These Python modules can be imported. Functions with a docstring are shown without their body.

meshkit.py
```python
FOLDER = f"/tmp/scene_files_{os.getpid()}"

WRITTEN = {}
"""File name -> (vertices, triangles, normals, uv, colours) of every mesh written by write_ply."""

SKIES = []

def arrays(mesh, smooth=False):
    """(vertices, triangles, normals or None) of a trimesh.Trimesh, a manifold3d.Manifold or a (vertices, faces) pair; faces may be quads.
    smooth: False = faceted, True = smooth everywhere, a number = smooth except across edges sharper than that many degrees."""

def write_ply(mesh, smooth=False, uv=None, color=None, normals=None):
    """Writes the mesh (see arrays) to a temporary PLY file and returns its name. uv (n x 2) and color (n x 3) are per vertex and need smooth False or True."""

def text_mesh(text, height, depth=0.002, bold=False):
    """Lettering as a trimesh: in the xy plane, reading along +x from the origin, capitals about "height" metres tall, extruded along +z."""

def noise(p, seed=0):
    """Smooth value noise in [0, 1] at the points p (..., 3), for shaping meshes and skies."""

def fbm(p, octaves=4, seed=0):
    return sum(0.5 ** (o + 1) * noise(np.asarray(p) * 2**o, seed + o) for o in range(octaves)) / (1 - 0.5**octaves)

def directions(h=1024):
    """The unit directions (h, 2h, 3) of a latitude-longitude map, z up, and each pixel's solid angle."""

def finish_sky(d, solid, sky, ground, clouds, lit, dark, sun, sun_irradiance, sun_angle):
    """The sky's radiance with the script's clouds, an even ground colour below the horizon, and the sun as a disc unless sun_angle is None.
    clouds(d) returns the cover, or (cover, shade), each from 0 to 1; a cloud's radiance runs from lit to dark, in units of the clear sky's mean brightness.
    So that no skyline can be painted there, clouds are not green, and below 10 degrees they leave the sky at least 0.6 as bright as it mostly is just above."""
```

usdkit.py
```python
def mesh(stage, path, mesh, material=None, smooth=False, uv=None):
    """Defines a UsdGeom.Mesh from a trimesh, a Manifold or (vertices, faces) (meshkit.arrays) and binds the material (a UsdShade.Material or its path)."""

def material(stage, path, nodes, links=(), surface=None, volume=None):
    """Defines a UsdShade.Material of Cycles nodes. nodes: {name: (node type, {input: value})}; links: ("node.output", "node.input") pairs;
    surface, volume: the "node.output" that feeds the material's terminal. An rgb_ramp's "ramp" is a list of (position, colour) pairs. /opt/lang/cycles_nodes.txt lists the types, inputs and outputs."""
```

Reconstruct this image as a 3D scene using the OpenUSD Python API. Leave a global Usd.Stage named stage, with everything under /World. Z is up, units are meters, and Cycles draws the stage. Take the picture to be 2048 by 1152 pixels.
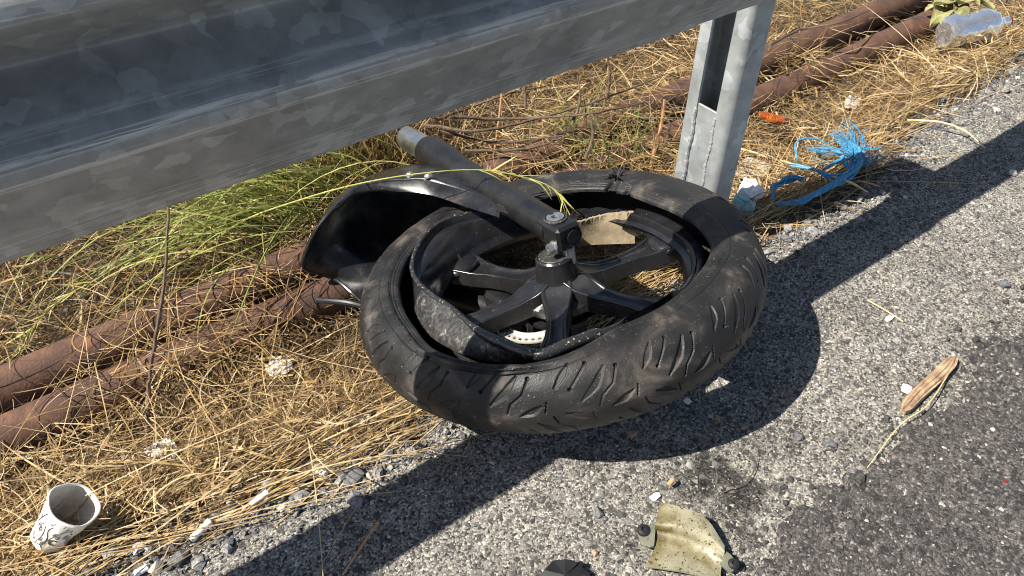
import math, random
import numpy as np
import trimesh
import usdkit, meshkit
from pxr import Usd, UsdGeom, UsdLux, UsdShade, Sdf, Gf, Vt
from shapely.geometry import LineString, Polygon, Point, box as sbox
from shapely import affinity

stage = Usd.Stage.CreateInMemory()
UsdGeom.SetStageUpAxis(stage, 'Z')
UsdGeom.SetStageMetersPerUnit(stage, 1.0)
UsdGeom.Xform.Define(stage, '/World')
UsdGeom.Scope.Define(stage, '/World/Looks')
PI = math.pi

# ------------------------------------------------------------------ camera
# world: x along the guardrail (away to the right), y away from the road, z up
FPX, W0, H0, CAMH = 1540.0, 2048.0, 1152.0, 0.828
C0 = np.array([W0 / 2, H0 / 2])
_n = np.array([-12, 1699, FPX]); _n /= np.linalg.norm(_n)
_r = np.array([3900. - C0[0], -800. - C0[1], FPX]); _r /= np.linalg.norm(_r)
_up = -_n
_x = _r - _up * (_r @ _up); _x /= np.linalg.norm(_x)
_y = np.cross(_up, _x)
RC = np.array([_x, _y, _up])                 # world = RC @ (right, down, forward)
O = np.array([0, 0, CAMH])
right, up_, back = RC @ [1, 0, 0], RC @ [0, -1, 0], RC @ [0, 0, -1]
cam = UsdGeom.Camera.Define(stage, '/World/camera')
m4 = Gf.Matrix4d(*[float(v) for v in (*right, 0, *up_, 0, *back, 0, *O, 1)])
cam.AddTransformOp().Set(m4)
cam.CreateHorizontalApertureAttr(36.0)
cam.CreateVerticalApertureAttr(36.0 * 9 / 16)
cam.CreateFocalLengthAttr(36.0 * FPX / W0)
cam.CreateClippingRangeAttr(Gf.Vec2f(0.02, 2000))
cam.CreateExposureAttr(1.15)

# ------------------------------------------------------------------ sky and sun
SUN = np.array([-0.818, 0.17, 1.0]); SUN /= np.linalg.norm(SUN)
ELEV, ROT = math.asin(SUN[2]), math.atan2(SUN[0], SUN[1])
sky_m = usdkit.material(stage, '/World/Looks/sky', {
    's': ('sky_texture', {'sky_type': 'single_scattering', 'sun_disc': False, 'sun_elevation': ELEV, 'sun_rotation': ROT, 'air_density': 1.0, 'aerosol_density': 1.2}),
    'b': ('background_shader', {'strength': 0.052})}, [('s.color', 'b.color')], surface='b.background')
dome = UsdLux.DomeLight.Define(stage, '/World/sky')
dome.CreateIntensityAttr(1.0)
UsdShade.MaterialBindingAPI.Apply(dome.GetPrim()).Bind(sky_m)
sun = UsdLux.DistantLight.Define(stage, '/World/sun')
sun.CreateIntensityAttr(1.25); sun.CreateAngleAttr(0.5); sun.CreateNormalizeAttr(True) if hasattr(sun, 'CreateNormalizeAttr') else None
sun.GetPrim().CreateAttribute('inputs:normalize', Sdf.ValueTypeNames.Bool).Set(True)
sun.CreateColorAttr(Gf.Vec3f(1.0, 0.94, 0.85))
zx = np.cross([0, 0, 1], SUN); zx /= np.linalg.norm(zx)
zy = np.cross(SUN, zx)
sun.AddTransformOp().Set(Gf.Matrix4d(*[float(v) for v in (*zx, 0, *zy, 0, *SUN, 0, 0, 0, 5, 1)]))

# ------------------------------------------------------------------ helpers
def ray(px, py):
    d = RC @ np.array([px - C0[0], py - C0[1], FPX]); return d / np.linalg.norm(d)
def G(px, py, z=0.0):
    d = ray(px, py); return O + d * ((z - O[2]) / d[2])
def proj(P):
    c = (np.atleast_2d(P) - O) @ RC
    z = np.where(c[:, 2] > .05, c[:, 2], np.nan)
    return np.stack([c[:, 0] / z * FPX + C0[0], c[:, 1] / z * FPX + C0[1]], 1), c[:, 2]

_used = {}
def numbered(path):
    k = _used.get(path, 0); _used[path] = k + 1
    return path if k == 0 else f'{path}_{k:03d}'
ORIG = {}
def setd(p, **kw):
    for k, v in kw.items():
        if v: p.SetCustomDataByKey(k, v)
def thing(name, label, cat, loc=(0, 0, 0), group=None, kind=None):
    path = numbered('/World/' + name)
    x = UsdGeom.Xform.Define(stage, path); x.AddTranslateOp().Set(Gf.Vec3d(*map(float, loc)))
    ORIG[path] = np.array(loc, float)
    setd(x.GetPrim(), label=label, category=cat, group=group, kind=kind)
    return path
def arr(mesh):
    if hasattr(mesh, 'to_mesh') or isinstance(mesh, (tuple, list)):
        v, f, _ = meshkit.arrays(mesh); return v, f
    return np.array(mesh.vertices), np.array(mesh.faces)
def obj(name, mesh, mat, parent=None, smooth=35, label=None, cat=None, group=None, kind=None, tint=None):
    """one Mesh prim; vertices are given in world coordinates"""
    base = parent or '/World'
    path = numbered(base + '/' + name)
    o = None
    root = '/'.join(path.split('/')[:3])
    if parent: o = ORIG.get(root)
    v, f = arr(mesh)
    off = o
    if parent is None:
        off = np.array([(v[:, 0].min() + v[:, 0].max()) / 2, (v[:, 1].min() + v[:, 1].max()) / 2, v[:, 2].min()]) if kind is None else None
    if off is not None: v = v - off
    pm = usdkit.mesh(stage, path, trimesh.Trimesh(v, f, process=False), LOOK[mat], smooth=smooth)
    if parent is None and off is not None:
        pm.AddTranslateOp().Set(Gf.Vec3d(*map(float, off)))
    if tint is not None:
        UsdGeom.PrimvarsAPI(pm).CreatePrimvar('tint', Sdf.ValueTypeNames.FloatArray, 'vertex').Set(Vt.FloatArray.FromNumpy(np.asarray(tint, np.float32)))
    setd(pm.GetPrim(), label=label, category=cat, group=group, kind=kind)
    return path
def cat_(ms):
    vs, fs, n = [], [], 0
    for m in ms:
        v, f = arr(m); vs.append(v); fs.append(f + n); n += len(v)
    return trimesh.Trimesh(np.vstack(vs), np.vstack(fs), process=False)
def frame_of(d, hint=(0, 0, 1)):
    d = np.asarray(d, float); d = d / np.linalg.norm(d)
    a = np.asarray(hint, float)
    if abs(a @ d) > .97: a = np.array([1., 0, 0])
    x = np.cross(a, d); x /= np.linalg.norm(x)
    return x, np.cross(d, x), d
def gridmesh(P, close_u=False, close_v=False):
    P = np.asarray(P); n, m = P.shape[:2]
    I = np.arange(n * m).reshape(n, m)
    i1 = np.arange(n if close_u else n - 1); j1 = np.arange(m if close_v else m - 1)
    a = I[i1][:, j1]; b = I[(i1 + 1) % n][:, j1]; c = I[(i1 + 1) % n][:, (j1 + 1) % m]; d = I[i1][:, (j1 + 1) % m]
    f = np.concatenate([np.stack([a, b, c], -1).reshape(-1, 3), np.stack([a, c, d], -1).reshape(-1, 3)])
    return trimesh.Trimesh(P.reshape(-1, 3), f, process=False)
def tube(pts, rad, n=8, caps=True):
    pts = np.asarray(pts, float); k = len(pts); rad = np.broadcast_to(np.asarray(rad, float), (k,))
    t = np.gradient(pts, axis=0); t /= np.linalg.norm(t, axis=1, keepdims=True) + 1e-12
    x, y, _ = frame_of(t[0]); rings = []
    for i in range(k):
        x = x - t[i] * (x @ t[i]); x /= np.linalg.norm(x); y = np.cross(t[i], x)
        a = np.linspace(0, 2 * PI, n, endpoint=False)
        rings.append(pts[i] + rad[i] * (np.cos(a)[:, None] * x + np.sin(a)[:, None] * y))
    g = gridmesh(np.array(rings), close_v=True)
    v, f = np.array(g.vertices), np.array(g.faces)
    if caps:
        c0, c1 = len(v), len(v) + 1; v = np.vstack([v, pts[0], pts[-1]]); j = np.arange(n)
        f = np.vstack([f, np.stack([np.full(n, c0), (j + 1) % n, j], 1), np.stack([np.full(n, c1), (k - 1) * n + j, (k - 1) * n + (j + 1) % n], 1)])
    m = trimesh.Trimesh(v, f, process=False)
    return m
def lathe(prof, origin, axis, n=32, hint=(0, 0, 1)):
    """prof: (radius, height along the axis)"""
    x, y, d = frame_of(axis, hint); a = np.linspace(0, 2 * PI, n, endpoint=False)
    P = np.array([[np.asarray(origin) + r * (math.cos(t) * x + math.sin(t) * y) + h * d for t in a] for r, h in prof])
    return gridmesh(P, close_v=True)
def rbox(size, c=0.003, T=None):
    """box with chamfered edges; T: 4x4 or (origin, x, y, z)"""
    s = np.array(size) / 2; pts = []
    for sx in (-1, 1):
        for sy in (-1, 1):
            for sz in (-1, 1):
                q = np.array([sx, sy, sz]) * s
                for k in range(3):
                    p = q.copy()
                    for j in range(3):
                        if j != k: p[j] -= np.sign(q[j]) * c
                    pts.append(p)
    h = trimesh.Trimesh(np.array(pts)).convex_hull
    if T is not None:
        o, x, y, z = map(np.asarray, T)
        h = trimesh.Trimesh(o + h.vertices[:, :1] * x + h.vertices[:, 1:2] * y + h.vertices[:, 2:] * z, h.faces, process=False)
        h.fix_normals()
    return h
def smooth_poly(P, n):
    """Catmull-Rom through P (k x d), n samples"""
    P = np.asarray(P, float); k = len(P)
    Q = np.vstack([2 * P[0] - P[1], P, 2 * P[-1] - P[-2]])
    s = np.linspace(0, k - 1, n); i = np.minimum(s.astype(int), k - 2); t = (s - i)[:, None]
    p0, p1, p2, p3 = Q[i], Q[i + 1], Q[i + 2], Q[i + 3]
    return .5 * (2 * p1 + (p2 - p0) * t + (2 * p0 - 5 * p1 + 4 * p2 - p3) * t * t + (3 * p1 - p0 - 3 * p2 + p3) * t ** 3)
def extrude(poly, depth, o, x, y, z):
    m = trimesh.creation.extrude_polygon(poly, depth, engine='earcut')
    v = m.vertices
    r = trimesh.Trimesh(np.asarray(o) + v[:, :1] * np.asarray(x) + v[:, 1:2] * np.asarray(y) + v[:, 2:] * np.asarray(z), m.faces, process=False)
    if np.linalg.det(np.array([x, y, z])) < 0: r.invert()
    return r
def sstep(a, b, x):
    t = np.clip((np.asarray(x, float) - a) / (b - a), 0, 1); return t * t * (3 - 2 * t)
def fb(x, y, s, octs=4, seed=0):
    x, y = np.broadcast_arrays(np.asarray(x, float), np.asarray(y, float))
    return meshkit.fbm(np.stack([x * s, y * s, np.zeros_like(x) + .37], -1), octs, seed) - .5

# ------------------------------------------------------------------ materials
LOOK = {}
def M(name, nodes, links, surface='p.BSDF'):
    LOOK[name] = usdkit.material(stage, '/World/Looks/' + name, nodes, links, surface=surface)
def noise_mat(name, ramp, scale=20., detail=5., rough=.5, metallic=0., spec=.5, bump=0., bscale=None, stretch=(1, 1, 1), distortion=0., coat=0., rough_ramp=None, speck=None):
    N = {'g': ('geometry', {}), 'mp': ('mapping', {'scale': stretch}), 'n': ('noise_texture', {'scale': scale, 'detail': detail, 'roughness': .6, 'distortion': distortion}),
         'r': ('rgb_ramp', {'ramp': ramp}), 'p': ('principled_bsdf', {'roughness': rough, 'metallic': metallic, 'specular_ior_level': spec, 'coat_weight': coat})}
    L = [('g.position', 'mp.vector'), ('mp.vector', 'n.vector'), ('n.fac', 'r.fac')]
    col = 'r.color'
    if speck:   # (scale, threshold, colour): dust specks of their own
        N['v'] = ('noise_texture', {'scale': speck[0], 'detail': 2.0, 'roughness': .7}); N['vr'] = ('rgb_ramp', {'ramp': [(speck[1], (0, 0, 0)), (speck[1] + .05, (1, 1, 1))]})
        N['vm'] = ('mix_color', {'b': speck[2]})
        L += [('g.position', 'v.vector'), ('v.fac', 'vr.fac'), ('vr.color', 'vm.fac'), ('r.color', 'vm.a')]
        col = 'vm.result'
    L.append((col, 'p.base_color'))
    if rough_ramp:
        N['rr'] = ('rgb_ramp', {'ramp': [(p, (v, v, v)) for p, v in rough_ramp]}); L += [('n.fac', 'rr.fac'), ('rr.color', 'p.roughness')]
    if bump:
        N['bn'] = ('noise_texture', {'scale': bscale or scale * 4, 'detail': 4.0}); N['b'] = ('bump', {'strength': 1.0, 'distance': bump})
        L += [('mp.vector', 'bn.vector'), ('bn.fac', 'b.height'), ('b.normal', 'p.normal')]
    M(name, N, L)

def asphalt(name, dark, mid, light, chip, scale, bump=.0012, stain=(.35, 1.0), spots=()):
    N = {'g': ('geometry', {}),
         'v': ('voronoi_texture', {'scale': scale, 'randomness': 1.0}), 'sep': ('separate_color', {}),
         'r': ('rgb_ramp', {'ramp': [(0, dark), (.3, mid), (.62, light), (.85, light), (1, chip)]}),
         'v2': ('voronoi_texture', {'scale': scale * .22}), 'sep2': ('separate_color', {}),
         'r2': ('rgb_ramp', {'ramp': [(0, (0, 0, 0)), (.74, (0, 0, 0)), (.80, (.85, .85, .85))]}),
         'd2': ('rgb_ramp', {'ramp': [(.32, (1, 1, 1)), (.46, (0, 0, 0))]}),
         'mk': ('mix_color', {'blend_type': 'multiply', 'fac': 1.0}),
         'big': ('mix_color', {'b': tuple(.45 * np.array(dark) + .25 * np.array(mid))}),
         'e': ('voronoi_texture', {'scale': scale, 'feature': 'distance_to_edge'}),
         'er': ('rgb_ramp', {'ramp': [(0, (.5, .5, .5)), (.16, (1, 1, 1))]}),
         'm1': ('mix_color', {'blend_type': 'multiply', 'fac': 1.0}),
         'n': ('noise_texture', {'scale': 11.0, 'detail': 7.0, 'roughness': .7}), 'nr': ('rgb_ramp', {'ramp': [(.33, (stain[0],) * 3), (.45, (.5 * stain[0] + .5 * stain[1],) * 3), (.62, (stain[1],) * 3)]}),
         'm2': ('mix_color', {'blend_type': 'multiply', 'fac': 1.0}),
         'n3': ('noise_texture', {'scale': scale * 1.1, 'detail': 5.0, 'roughness': .7}), 'nr3': ('rgb_ramp', {'ramp': [(.32, (.40,) * 3), (.5, (.98,) * 3), (.68, (1.35,) * 3)]}),
         'm3': ('mix_color', {'blend_type': 'multiply', 'fac': 1.0}),
         'h': ('math', {'math_type': 'multiply_add', 'value2': .8}),
         'b': ('bump', {'strength': 1.0, 'distance': bump}), 'p': ('principled_bsdf', {'roughness': .88, 'specular_ior_level': .3})}
    L = [('g.position', 'v.vector'), ('g.position', 'v2.vector'), ('g.position', 'e.vector'), ('g.position', 'n.vector'), ('g.position', 'n3.vector'),
         ('v.color', 'sep.color'), ('sep.r', 'r.fac'), ('v2.color', 'sep2.color'), ('sep2.g', 'r2.fac'), ('v2.distance', 'd2.fac'), ('r2.color', 'mk.a'), ('d2.color', 'mk.b'),
         ('mk.result', 'big.fac'), ('e.distance', 'er.fac'), ('r.color', 'm1.a'), ('er.color', 'm1.b'), ('m1.result', 'big.a'),
         ('n.fac', 'nr.fac'), ('big.result', 'm2.a'), ('nr.color', 'm2.b'), ('n3.fac', 'nr3.fac'), ('m2.result', 'm3.a'), ('nr3.color', 'm3.b'), ('m3.result', 'p.base_color'),
         ('e.distance', 'h.value1'), ('n3.fac', 'h.value3'), ('h.value', 'b.height'), ('b.normal', 'p.normal')]
    last = 'm3.result'; L.remove(('m3.result', 'p.base_color'))
    for i, (sx_, sy_, sr_, sv_) in enumerate(spots):
        N[f'sd{i}'] = ('vector_math', {'math_type': 'distance', 'vector2': (sx_, sy_, 0.)}); N[f'sa{i}'] = ('math', {'math_type': 'multiply_add', 'value2': .09})
        N[f'sr{i}'] = ('rgb_ramp', {'ramp': [(min(.9, sr_ + .035), (sv_,) * 3), (min(.95, sr_ + .055), (1, 1, 1))]}); N[f'sm{i}'] = ('mix_color', {'blend_type': 'multiply', 'fac': 1.0})
        L += [('g.position', f'sd{i}.vector1'), ('n.fac', f'sa{i}.value1'), (f'sd{i}.value', f'sa{i}.value3'), (f'sa{i}.value', f'sr{i}.fac'), (last, f'sm{i}.a'), (f'sr{i}.color', f'sm{i}.b')]; last = f'sm{i}.result'
    L.append((last, 'p.base_color'))
    M(name, N, L)
SPOTS = [(*G(1430, 945)[:2], .026, .26), (*G(1480, 985)[:2], .030, .26), (*G(1400, 970)[:2], .014, .45), (*G(1560, 975)[:2], .016, .45), (*G(1600, 905)[:2], .012, .45), (*G(1500, 1075)[:2], .018, .45), (*G(1260, 1095)[:2], .012, .5), (*G(1190, 940)[:2], .014, .55)]
asphalt('shoulder_asphalt', (.038, .037, .037), (.155, .148, .135), (.325, .303, .262), (.60, .555, .465), 370., bump=.0018, stain=(.62, 1.08), spots=SPOTS)
asphalt('road_asphalt', (.030, .0285, .028), (.066, .061, .059), (.115, .106, .10), (.28, .265, .24), 300., bump=.0022, stain=(.75, 1.15))
def tinted(name, ramp, rough=.7, transl=0., bump=0.):
    N = {'a': ('attribute', {'attribute': 'tint'}), 'r': ('rgb_ramp', {'ramp': ramp}), 'p': ('principled_bsdf', {'roughness': rough, 'specular_ior_level': .35}),
         'g': ('geometry', {}), 'n': ('noise_texture', {'scale': 160., 'detail': 3.}), 'nr': ('rgb_ramp', {'ramp': [(.25, (.62,) * 3), (.75, (1.2,) * 3)]}), 'm': ('mix_color', {'blend_type': 'multiply', 'fac': 1.0})}
    L = [('a.fac', 'r.fac'), ('r.color', 'm.a'), ('g.position', 'n.vector'), ('n.fac', 'nr.fac'), ('nr.color', 'm.b'), ('m.result', 'p.base_color')]
    s = 'p.BSDF'
    if transl:
        N['t'] = ('translucent_bsdf', {}); N['x'] = ('mix_closure', {'fac': transl}); L += [('m.result', 't.color'), ('p.BSDF', 'x.closure1'), ('t.BSDF', 'x.closure2')]; s = 'x.closure'
    if bump:
        N['b'] = ('bump', {'strength': 1.0, 'distance': bump}); L += [('n.fac', 'b.height'), ('b.normal', 'p.normal')]
    M(name, N, L, s)
tinted('straw', [(0, (.035, .024, .015)), (.25, (.10, .07, .038)), (.5, (.285, .18, .078)), (.75, (.51, .35, .15)), (1, (.70, .55, .33))], .5, .2)
tinted('green_blade', [(0, (.06, .095, .022)), (.4, (.15, .20, .05)), (.75, (.32, .36, .09)), (1, (.50, .48, .16))], .45, .25)
tinted('aggregate', [(0, (.06, .058, .057)), (.3, (.165, .16, .15)), (.65, (.33, .312, .28)), (.9, (.48, .45, .39)), (1, (.68, .65, .57))], .85)
tinted('road_chip', [(0, (.030, .028, .028)), (.6, (.085, .078, .074)), (.93, (.14, .128, .12)), (1, (.45, .42, .37))], .8)
tinted('gravel', [(0, (.04, .04, .042)), (.4, (.13, .13, .13)), (.8, (.26, .25, .235)), (1, (.5, .48, .43))], .85, 0, .001)
noise_mat('soil', [(.3, (.03, .021, .014)), (.5, (.075, .054, .033)), (.7, (.16, .115, .07))], 35., 8., .95, bump=.004, bscale=90.)
noise_mat('stone_grey', [(.3, (.09, .09, .09)), (.5, (.20, .197, .188)), (.7, (.34, .328, .305))], 190., 6., .85, bump=.0012)
noise_mat('stone_dark', [(.3, (.05, .052, .056)), (.55, (.12, .122, .128)), (.75, (.24, .24, .24))], 210., 6., .8, bump=.0012)
noise_mat('bitumen', [(.3, (.018, .0175, .018)), (.7, (.055, .052, .05))], 210., 6., .7, bump=.001)
noise_mat('stone_pale', [(.3, (.33, .31, .27)), (.7, (.55, .52, .47))], 150., 5., .8, bump=.0008)
noise_mat('stone_brown', [(.3, (.20, .12, .075)), (.7, (.42, .28, .18))], 150., 5., .8, bump=.0008)
noise_mat('rust', [(.25, (.028, .017, .013)), (.44, (.070, .035, .022)), (.58, (.105, .052, .031)), (.72, (.19, .088, .038))], 22., 8., .85, bump=.0012, bscale=260., distortion=.4, speck=(30., .70, (.07, .055, .06)))
noise_mat('rubber', [(.30, (.007, .007, .007)), (.5, (.0125, .012, .0118)), (.56, (.025, .022, .020)), (.63, (.062, .052, .044)), (.74, (.15, .128, .105))], 15., 10., .52, spec=.4, bump=.0005, bscale=420., distortion=.7, speck=(330., .678, (.18, .155, .12)), rough_ramp=[(.35, .42), (.65, .75)])
noise_mat('black_metal', [(.3, (.008, .008, .009)), (.7, (.018, .018, .02))], 25., 5., .3, spec=.5, bump=.00006, bscale=900., speck=(380., .69, (.30, .25, .13)), rough_ramp=[(.3, .15), (.7, .33)])
noise_mat('lip_metal', [(.3, (.010, .010, .011)), (.7, (.024, .024, .026))], 40., 6., .28, spec=.6, bump=.0004, bscale=500., speck=(300., .63, (.36, .31, .20)))
noise_mat('black_paint', [(.3, (.006, .006, .007)), (.55, (.014, .014, .015)), (.64, (.032, .028, .024)), (.74, (.065, .056, .045))], 26., 6., .2, spec=.5, coat=.15, speck=(400., .695, (.30, .25, .15)), rough_ramp=[(.3, .14), (.7, .45)])
noise_mat('fork_black', [(.3, (.007, .007, .008)), (.7, (.014, .014, .015))], 30., 5., .32, spec=.42, bump=.00008, bscale=900., speck=(420., .70, (.34, .29, .16)), rough_ramp=[(.3, .26), (.7, .44)])
noise_mat('scuffed_alloy', [(.34, (.018, .018, .0175)), (.48, (.036, .035, .033)), (.60, (.075, .072, .066)), (.70, (.27, .255, .225))], 95., 9., .5, metallic=.3, distortion=1.2, bump=.0018, bscale=160.)
noise_mat('straw_plain', [(.3, (.44, .34, .17)), (.7, (.62, .50, .28))], 90., 4., .6)
noise_mat('dusty_rim', [(.3, (.13, .10, .06)), (.55, (.27, .215, .135)), (.75, (.38, .31, .20))], 26., 9., .6, metallic=.15, bump=.0006, bscale=240., speck=(200., .66, (.06, .05, .03)))
noise_mat('chrome', [(.3, (.66, .73, .79)), (.7, (.76, .82, .87))], 20., 4., .2, metallic=1.0, rough_ramp=[(.3, .22), (.7, .36)], speck=(300., .72, (.2, .2, .12)))
noise_mat('bolt_steel', [(.3, (.42, .42, .41)), (.7, (.62, .61, .58))], 120., 5., .35, metallic=.9)
noise_mat('disc_steel', [(.3, (.55, .53, .48)), (.7, (.78, .76, .70))], 80., 5., .42, metallic=.6, bump=.0002)
noise_mat('cup_paper', [(.3, (.66, .63, .56)), (.7, (.78, .76, .70))], 60., 5., .75, bump=.0006, bscale=120.)
noise_mat('cup_inside', [(.3, (.60, .52, .42)), (.7, (.74, .67, .57))], 40., 5., .6)
noise_mat('cup_ink', [(.3, (.022, .02, .022)), (.7, (.05, .045, .045))], 60., 3., .7)
noise_mat('white_paper', [(.3, (.60, .59, .56)), (.7, (.80, .79, .76))], 80., 5., .8, bump=.0008, bscale=150.)
noise_mat('teal_print', [(.3, (.22, .48, .55)), (.7, (.38, .62, .68))], 80., 3., .6)
noise_mat('filter_paper', [(.3, (.62, .58, .50)), (.7, (.78, .75, .68))], 150., 4., .8)
noise_mat('old_wood', [(.3, (.13, .08, .045)), (.5, (.30, .205, .125)), (.72, (.45, .34, .22))], 60., 8., .8, bump=.002, bscale=160., stretch=(1, 1, 1))
noise_mat('wood_chip', [(.3, (.33, .16, .07)), (.7, (.55, .30, .14))], 60., 6., .75, bump=.001)
noise_mat('twig_bark', [(.3, (.045, .03, .02)), (.7, (.15, .10, .065))], 120., 6., .85, bump=.001)
noise_mat('stalk_red', [(.3, (.19, .085, .035)), (.7, (.34, .17, .07))], 60., 5., .7)
noise_mat('olive_plastic', [(.36, (.085, .065, .022)), (.45, (.17, .148, .082)), (.54, (.26, .242, .165)), (.7, (.32, .30, .22))], 18., 8., .5, spec=.4, bump=.0003, bscale=300., speck=(260., .59, (.06, .045, .015)))
noise_mat('olive_dark', [(.3, (.09, .093, .066)), (.7, (.16, .16, .12))], 40., 6., .5, speck=(220., .64, (.07, .06, .03)))
noise_mat('black_plastic', [(.3, (.010, .010, .011)), (.7, (.022, .022, .024))], 40., 5., .45, spec=.35, speck=(300., .7, (.15, .14, .12)))
noise_mat('rope_blue', [(.3, (.02, .12, .23)), (.55, (.05, .23, .40)), (.75, (.16, .40, .56))], 220., 4., .5, stretch=(1, 1, 1))
noise_mat('orange_lens', [(.3, (.13, .026, .005)), (.55, (.28, .06, .007)), (.7, (.46, .15, .012))], 70., 3., .15)
noise_mat('cloth_white', [(.3, (.30, .27, .21)), (.7, (.52, .48, .41))], 60., 6., .9, bump=.003, bscale=110.)
noise_mat('dry_leaf', [(.3, (.13, .12, .045)), (.5, (.25, .24, .10)), (.75, (.40, .35, .17))], 14., 6., .6, bump=.003, bscale=40.)
noise_mat('red_plastic', [(.3, (.12, .012, .012)), (.7, (.20, .02, .018))], 30., 3., .4)
noise_mat('inner_tyre', [(.3, (.012, .012, .012)), (.7, (.03, .028, .026))], 30., 6., .75, bump=.0005, bscale=300.)
# clear thin plastic of the bottle
M('clear_plastic', {'g': ('geometry', {}), 'n': ('noise_texture', {'scale': 28., 'detail': 3.}), 'b': ('bump', {'strength': 1.0, 'distance': .006}), 'f': ('fresnel', {'IOR': 1.5}), 'fm': ('math', {'math_type': 'multiply_add', 'value2': 1.6, 'value3': .07, 'use_clamp': True}), 't': ('transparent_bsdf', {'color': (.93, .95, .96)}), 'gl': ('glossy_bsdf', {'color': (1, 1, 1), 'roughness': .09}), 'x': ('mix_closure', {}),
   'd': ('diffuse_bsdf', {'color': (.75, .78, .8)}), 'y': ('mix_closure', {'fac': .10})},
  [('g.position', 'n.vector'), ('n.fac', 'b.height'), ('b.normal', 'f.normal') if False else ('b.normal', 'gl.normal'), ('f.fac', 'fm.value1'), ('fm.value', 'x.fac'), ('t.BSDF', 'x.closure1'), ('gl.BSDF', 'x.closure2'), ('x.closure', 'y.closure1'), ('d.BSDF', 'y.closure2')], 'y.closure')
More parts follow.
